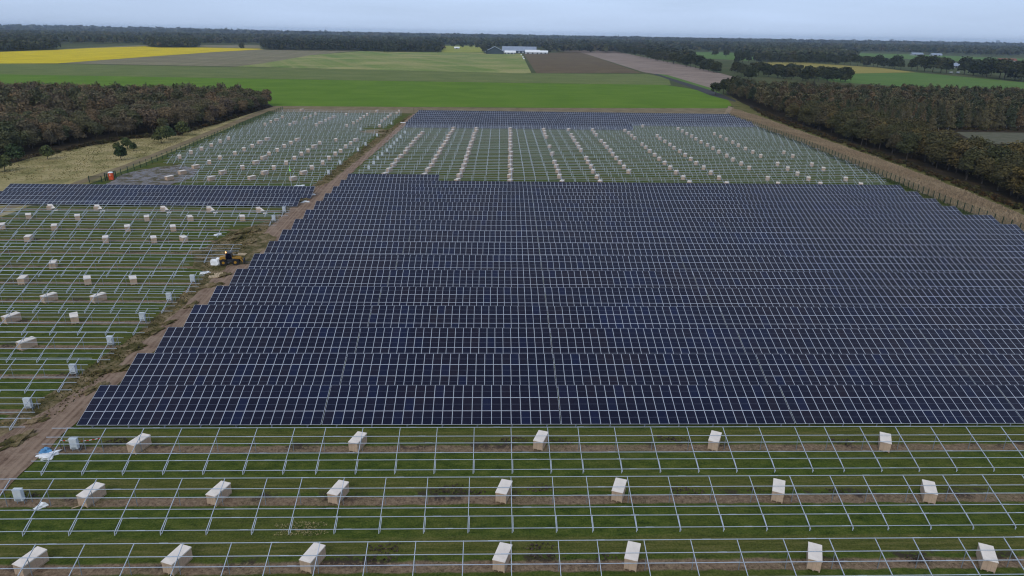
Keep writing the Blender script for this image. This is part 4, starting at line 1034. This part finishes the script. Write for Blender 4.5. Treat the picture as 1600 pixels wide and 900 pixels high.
tufts('reeds', [(128.6, 140), (128.8, 183), (132.8, 228), (137.5, 303), (139.5, 408), (158, 455), (156, 448), (156, 403), (153, 350), (150.5, 300), (149, 260), (146, 220), (143.5, 197), (140, 172), (137, 140)], 70000, .62, .12, M_REED, 'tall dry tan reeds between the right fence and the oak belt', 91)
M_MGRASS = leaf_mat('meadow grass blades', [(0, (.13, .125, .04)), (.3, (.23, .195, .085)), (.6, (.30, .245, .12)), (.8, (.17, .155, .055)), (1, (.30, .24, .12))], .3)
tufts('meadow_grass', [(-159, 205), (-124, 205), (-124.5, 270), (-129, 320), (-134, 330), (-137, 300), (-150, 288), (-160, 268), (-165, 245), (-160, 215)], 5000, .22, .16, M_MGRASS, 'rough dry grass of the left meadow', 92)
M_WEED = leaf_mat('weed leaves', [(0, (.055, .062, .018)), (.3, (.15, .12, .05)), (.55, (.26, .20, .10)), (.8, (.065, .070, .022)), (1, (.16, .12, .05))], .4)
tufts('shoulder_weeds', [(-50.6, 72), (-50.3, 84), (-51, 116), (-51.3, 164), (-49.2, 206), (-47.2, 297), (-44, 385), (-45.4, 385), (-49.4, 297), (-51.2, 246), (-52.4, 206), (-52.6, 175), (-53.0, 160), (-58, 150), (-59.5, 136), (-55.5, 127), (-53.4, 122), (-52.8, 96), (-54, 78), (-56, 69), (-53, 70)], 6000, .20, .13, M_WEED, 'weeds and clods on the track shoulder', 93)
tufts('fence_grass', [(124.5, 120), (128, 120), (128.4, 183), (132.3, 228), (137.2, 303), (138.9, 405), (136, 405), (134, 303), (129, 228), (125, 183)], 8000, .30, .14, M_GLEAF, 'dark green grass strip inside the right fence', 94)

# ------------------------------------------------------------------ the farm and other far buildings
M_ROOFL = simple('pale corrugated roof', (.25, .29, .37), .6, 0, .15, .15)
M_WALLD = simple('dark barn wall', (.05, .07, .09), .8, 0, .2, .2)
M_WALLW = simple('white barn wall', (.42, .44, .46), .7, 0, .08, .3)
M_BRICKR = simple('red roof tiles', (.22, .09, .06), .9, 0, .2, .4)
def barn(x, y, rz, w, d, h, rh, label, wall, roof, doors=3, eave=1.2):
    o = tag(empty('farm_building', (x, y, 0), rz), label, 'building')
    m = MB(); m.box(-w/2, w/2, -d/2, d/2, 0, h)
    m.poly([(-w/2, -d/2, h), (-w/2, d/2, h), (-w/2, 0, h+rh)]); m.poly([(w/2, d/2, h), (w/2, -d/2, h), (w/2, 0, h+rh)])
    link('wall', m.mesh('wall', wall), o)
    m = MB(); e_ = eave; t = .4
    for s in (-1, 1):
        m.hexa([(-w/2-e_, s*(d/2+e_), h-.25), (w/2+e_, s*(d/2+e_), h-.25), (w/2+e_, 0, h+rh+.1), (-w/2-e_, 0, h+rh+.1),
                (-w/2-e_, s*(d/2+e_), h-.25+t), (w/2+e_, s*(d/2+e_), h-.25+t), (w/2+e_, 0, h+rh+.1+t), (-w/2-e_, 0, h+rh+.1+t)])
    link('roof', m.mesh('roof', roof), o)
    dm = MB(); dm.box(-1.8, 1.8, -.15, -.02, 0, min(4.0, h-.5)); me = dm.mesh('door', M_WALLW if wall is M_WALLD else M_DARKM)
    for i in range(doors): link('door', me, o, (-w/2+(i+.5)*w/doors, -d/2, 0))
    return o
fx, fy = gp(773, 84.3)
# gable end turned to the camera
barn(fx, fy+35, R(90), 60, 42, 4.5, 11, 'dark barn with a pale gabled roof at the left of the farm', M_WALLD, M_ROOFL, 4, 2.5)
fx, fy = gp(812, 83.2); barn(fx, fy+30, R(-3), 84, 34, 5, 10, 'long barn with a pale blue-grey roof in the middle of the farm', M_WALLD, M_ROOFL, 9)
fx, fy = gp(797, 84.5); barn(fx, fy, 0, 24, 12, 3.5, 4, 'low pale shed in front of the long barn', M_WALLD, M_WHITE, 3)
fx, fy = gp(832, 84.5); barn(fx, fy+5, R(4), 34, 12, 4, 5, 'white tent-like shed at the right of the farm', M_WALLW, M_WHITE, 3)
fx, fy = gp(846, 84.3); barn(fx, fy+5, R(-6), 30, 12, 3.5, 4, 'low white shed at the right end of the farm', M_WALLW, M_WHITE, 3)
fx, fy = gp(714, 76.6); barn(fx, fy, R(0), 14, 10, 3.0, 3, 'tiny white shed in the yellow-green pasture', M_WALLW, M_WHITE, 1)
for i, (px, py, lab) in enumerate([(814.5, 86.3, 'white wrapped bale nearest the farm yard'), (817, 90, 'white wrapped bale in the middle of the line'), (818.5, 92.5, 'white wrapped bale lowest in the line'), (824, 84.2, 'white wrapped bale beside the white sheds')]):
    x, y = gp(px, py); m = MB(); m.tube((-1.5, 0, 1.0), (1.5, 0, 1.0), 1.1, 1.1, 12); tag(link('wrapped_bale', m.mesh('wrapped_bale', M_WHITE), None, (x, y, 0)), lab, 'bale')
for px, py, w, lab, ro in [(1494, 106, 18, 'grey-roofed house between the avenue trees', M_ROOFL), (1432, 86.5, 40, 'low pale shed on the distant right pasture', M_ROOFL), (1462, 87.5, 34, 'second low shed on the distant right pasture with a wide roof', M_ROOFL), (1315, 80.5, 34, 'tiny pale farm building on the right horizon plain', M_WHITE), (1572, 97, 40, 'pinkish-roofed house behind the avenue at the right edge', M_BRICKR)]:
    x, y = gp(px, py); barn(x, y, R(rnd.uniform(-10, 10)), w, 12, 3.5, 4.5, lab, M_WALLW, ro, 2)
def van(x, y, rz, label):
    o = tag(empty('parked_van', (x, y, 0), rz), label, 'van')
    m = MB(); m.hexa([(-2.6,-1,.4),(2.4,-1,.4),(2.4,1,.4),(-2.6,1,.4),(-2.55,-.9,2.4),(1.3,-.9,2.4),(1.3,.9,2.4),(-2.55,.9,2.4)]); link('body', m.mesh('body', M_WHITE), o)
    m = MB(); m.box(-.2, 1.2, -1.02, -.985, 1.3, 1.95); link('window', m.mesh('window', M_GLASS), o)
    m = MB(); m.tube((0, -.12, 0), (0, .12, 0), .36, .36, 12); me = m.mesh('wheel', M_BLACK)
    for sx in (-1.6, 1.5):
        for sy in (-.92, .92): link('wheel', me, o, (sx, sy, .36))
for px, lab in ((1486, 'white van parked between the avenue trees, left of a pair'), (1497, 'white van parked between the avenue trees, right of a pair')):
    x, y = gp(px, 114.6); van(x, y, R(10), lab)
M_CITY = simple('hazy tower concrete', (.25, .27, .30), .8, 0, .1, .05)
for px, w, h, lab in ((1332, 55, 58, 'tiny tower block on the horizon, left of the skyline group'), (1391, 60, 66, 'tiny tower block on the horizon, wide one of the skyline'), (1466, 80, 56, 'low tower block on the horizon, broadest of the skyline'), (1557, 45, 72, 'tall tower block on the horizon at the far right')):
    x, y = gp(px, 75); k = 11500/y
    m = MB(); m.box(-w/2, w/2, -15, 15, 0, h); m.box(-w/5, w/5, -8, 8, h, h+6)
    for i in range(1, 9): m.box(-w/2-.5, w/2+.5, -15.6, -15.1, i*h/9-1, i*h/9)
    tag(link('tower_block', m.mesh('tower_block', M_CITY), None, (x*k, 11500, 0)), lab, 'tower block')

# ------------------------------------------------------------------ haze
hz = bpy.data.materials.new('haze air'); hz.use_nodes = True; t = hz.node_tree; t.nodes.clear()
o_ = nd(t, 'ShaderNodeOutputMaterial'); v_ = nd(t, 'ShaderNodeVolumePrincipled')
v_.inputs['Color'].default_value = (.62, .76, 1.0, 1); v_.inputs['Density'].default_value = .6e-4; v_.inputs['Anisotropy'].default_value = .1
t.links.new(v_.outputs[0], o_.inputs['Volume'])
m = MB(); m.box(-14000, 14000, -420, 13800, -1.1, 90)
tag(link('haze', m.mesh('haze', hz)), 'thin blue haze over the plain', kind='stuff')
print('crates', NCR, 'objects', len(bpy.data.objects), 'pl', len(pl), 'pb', len(pb), 'pw', len(pw), 'forest', cntf)
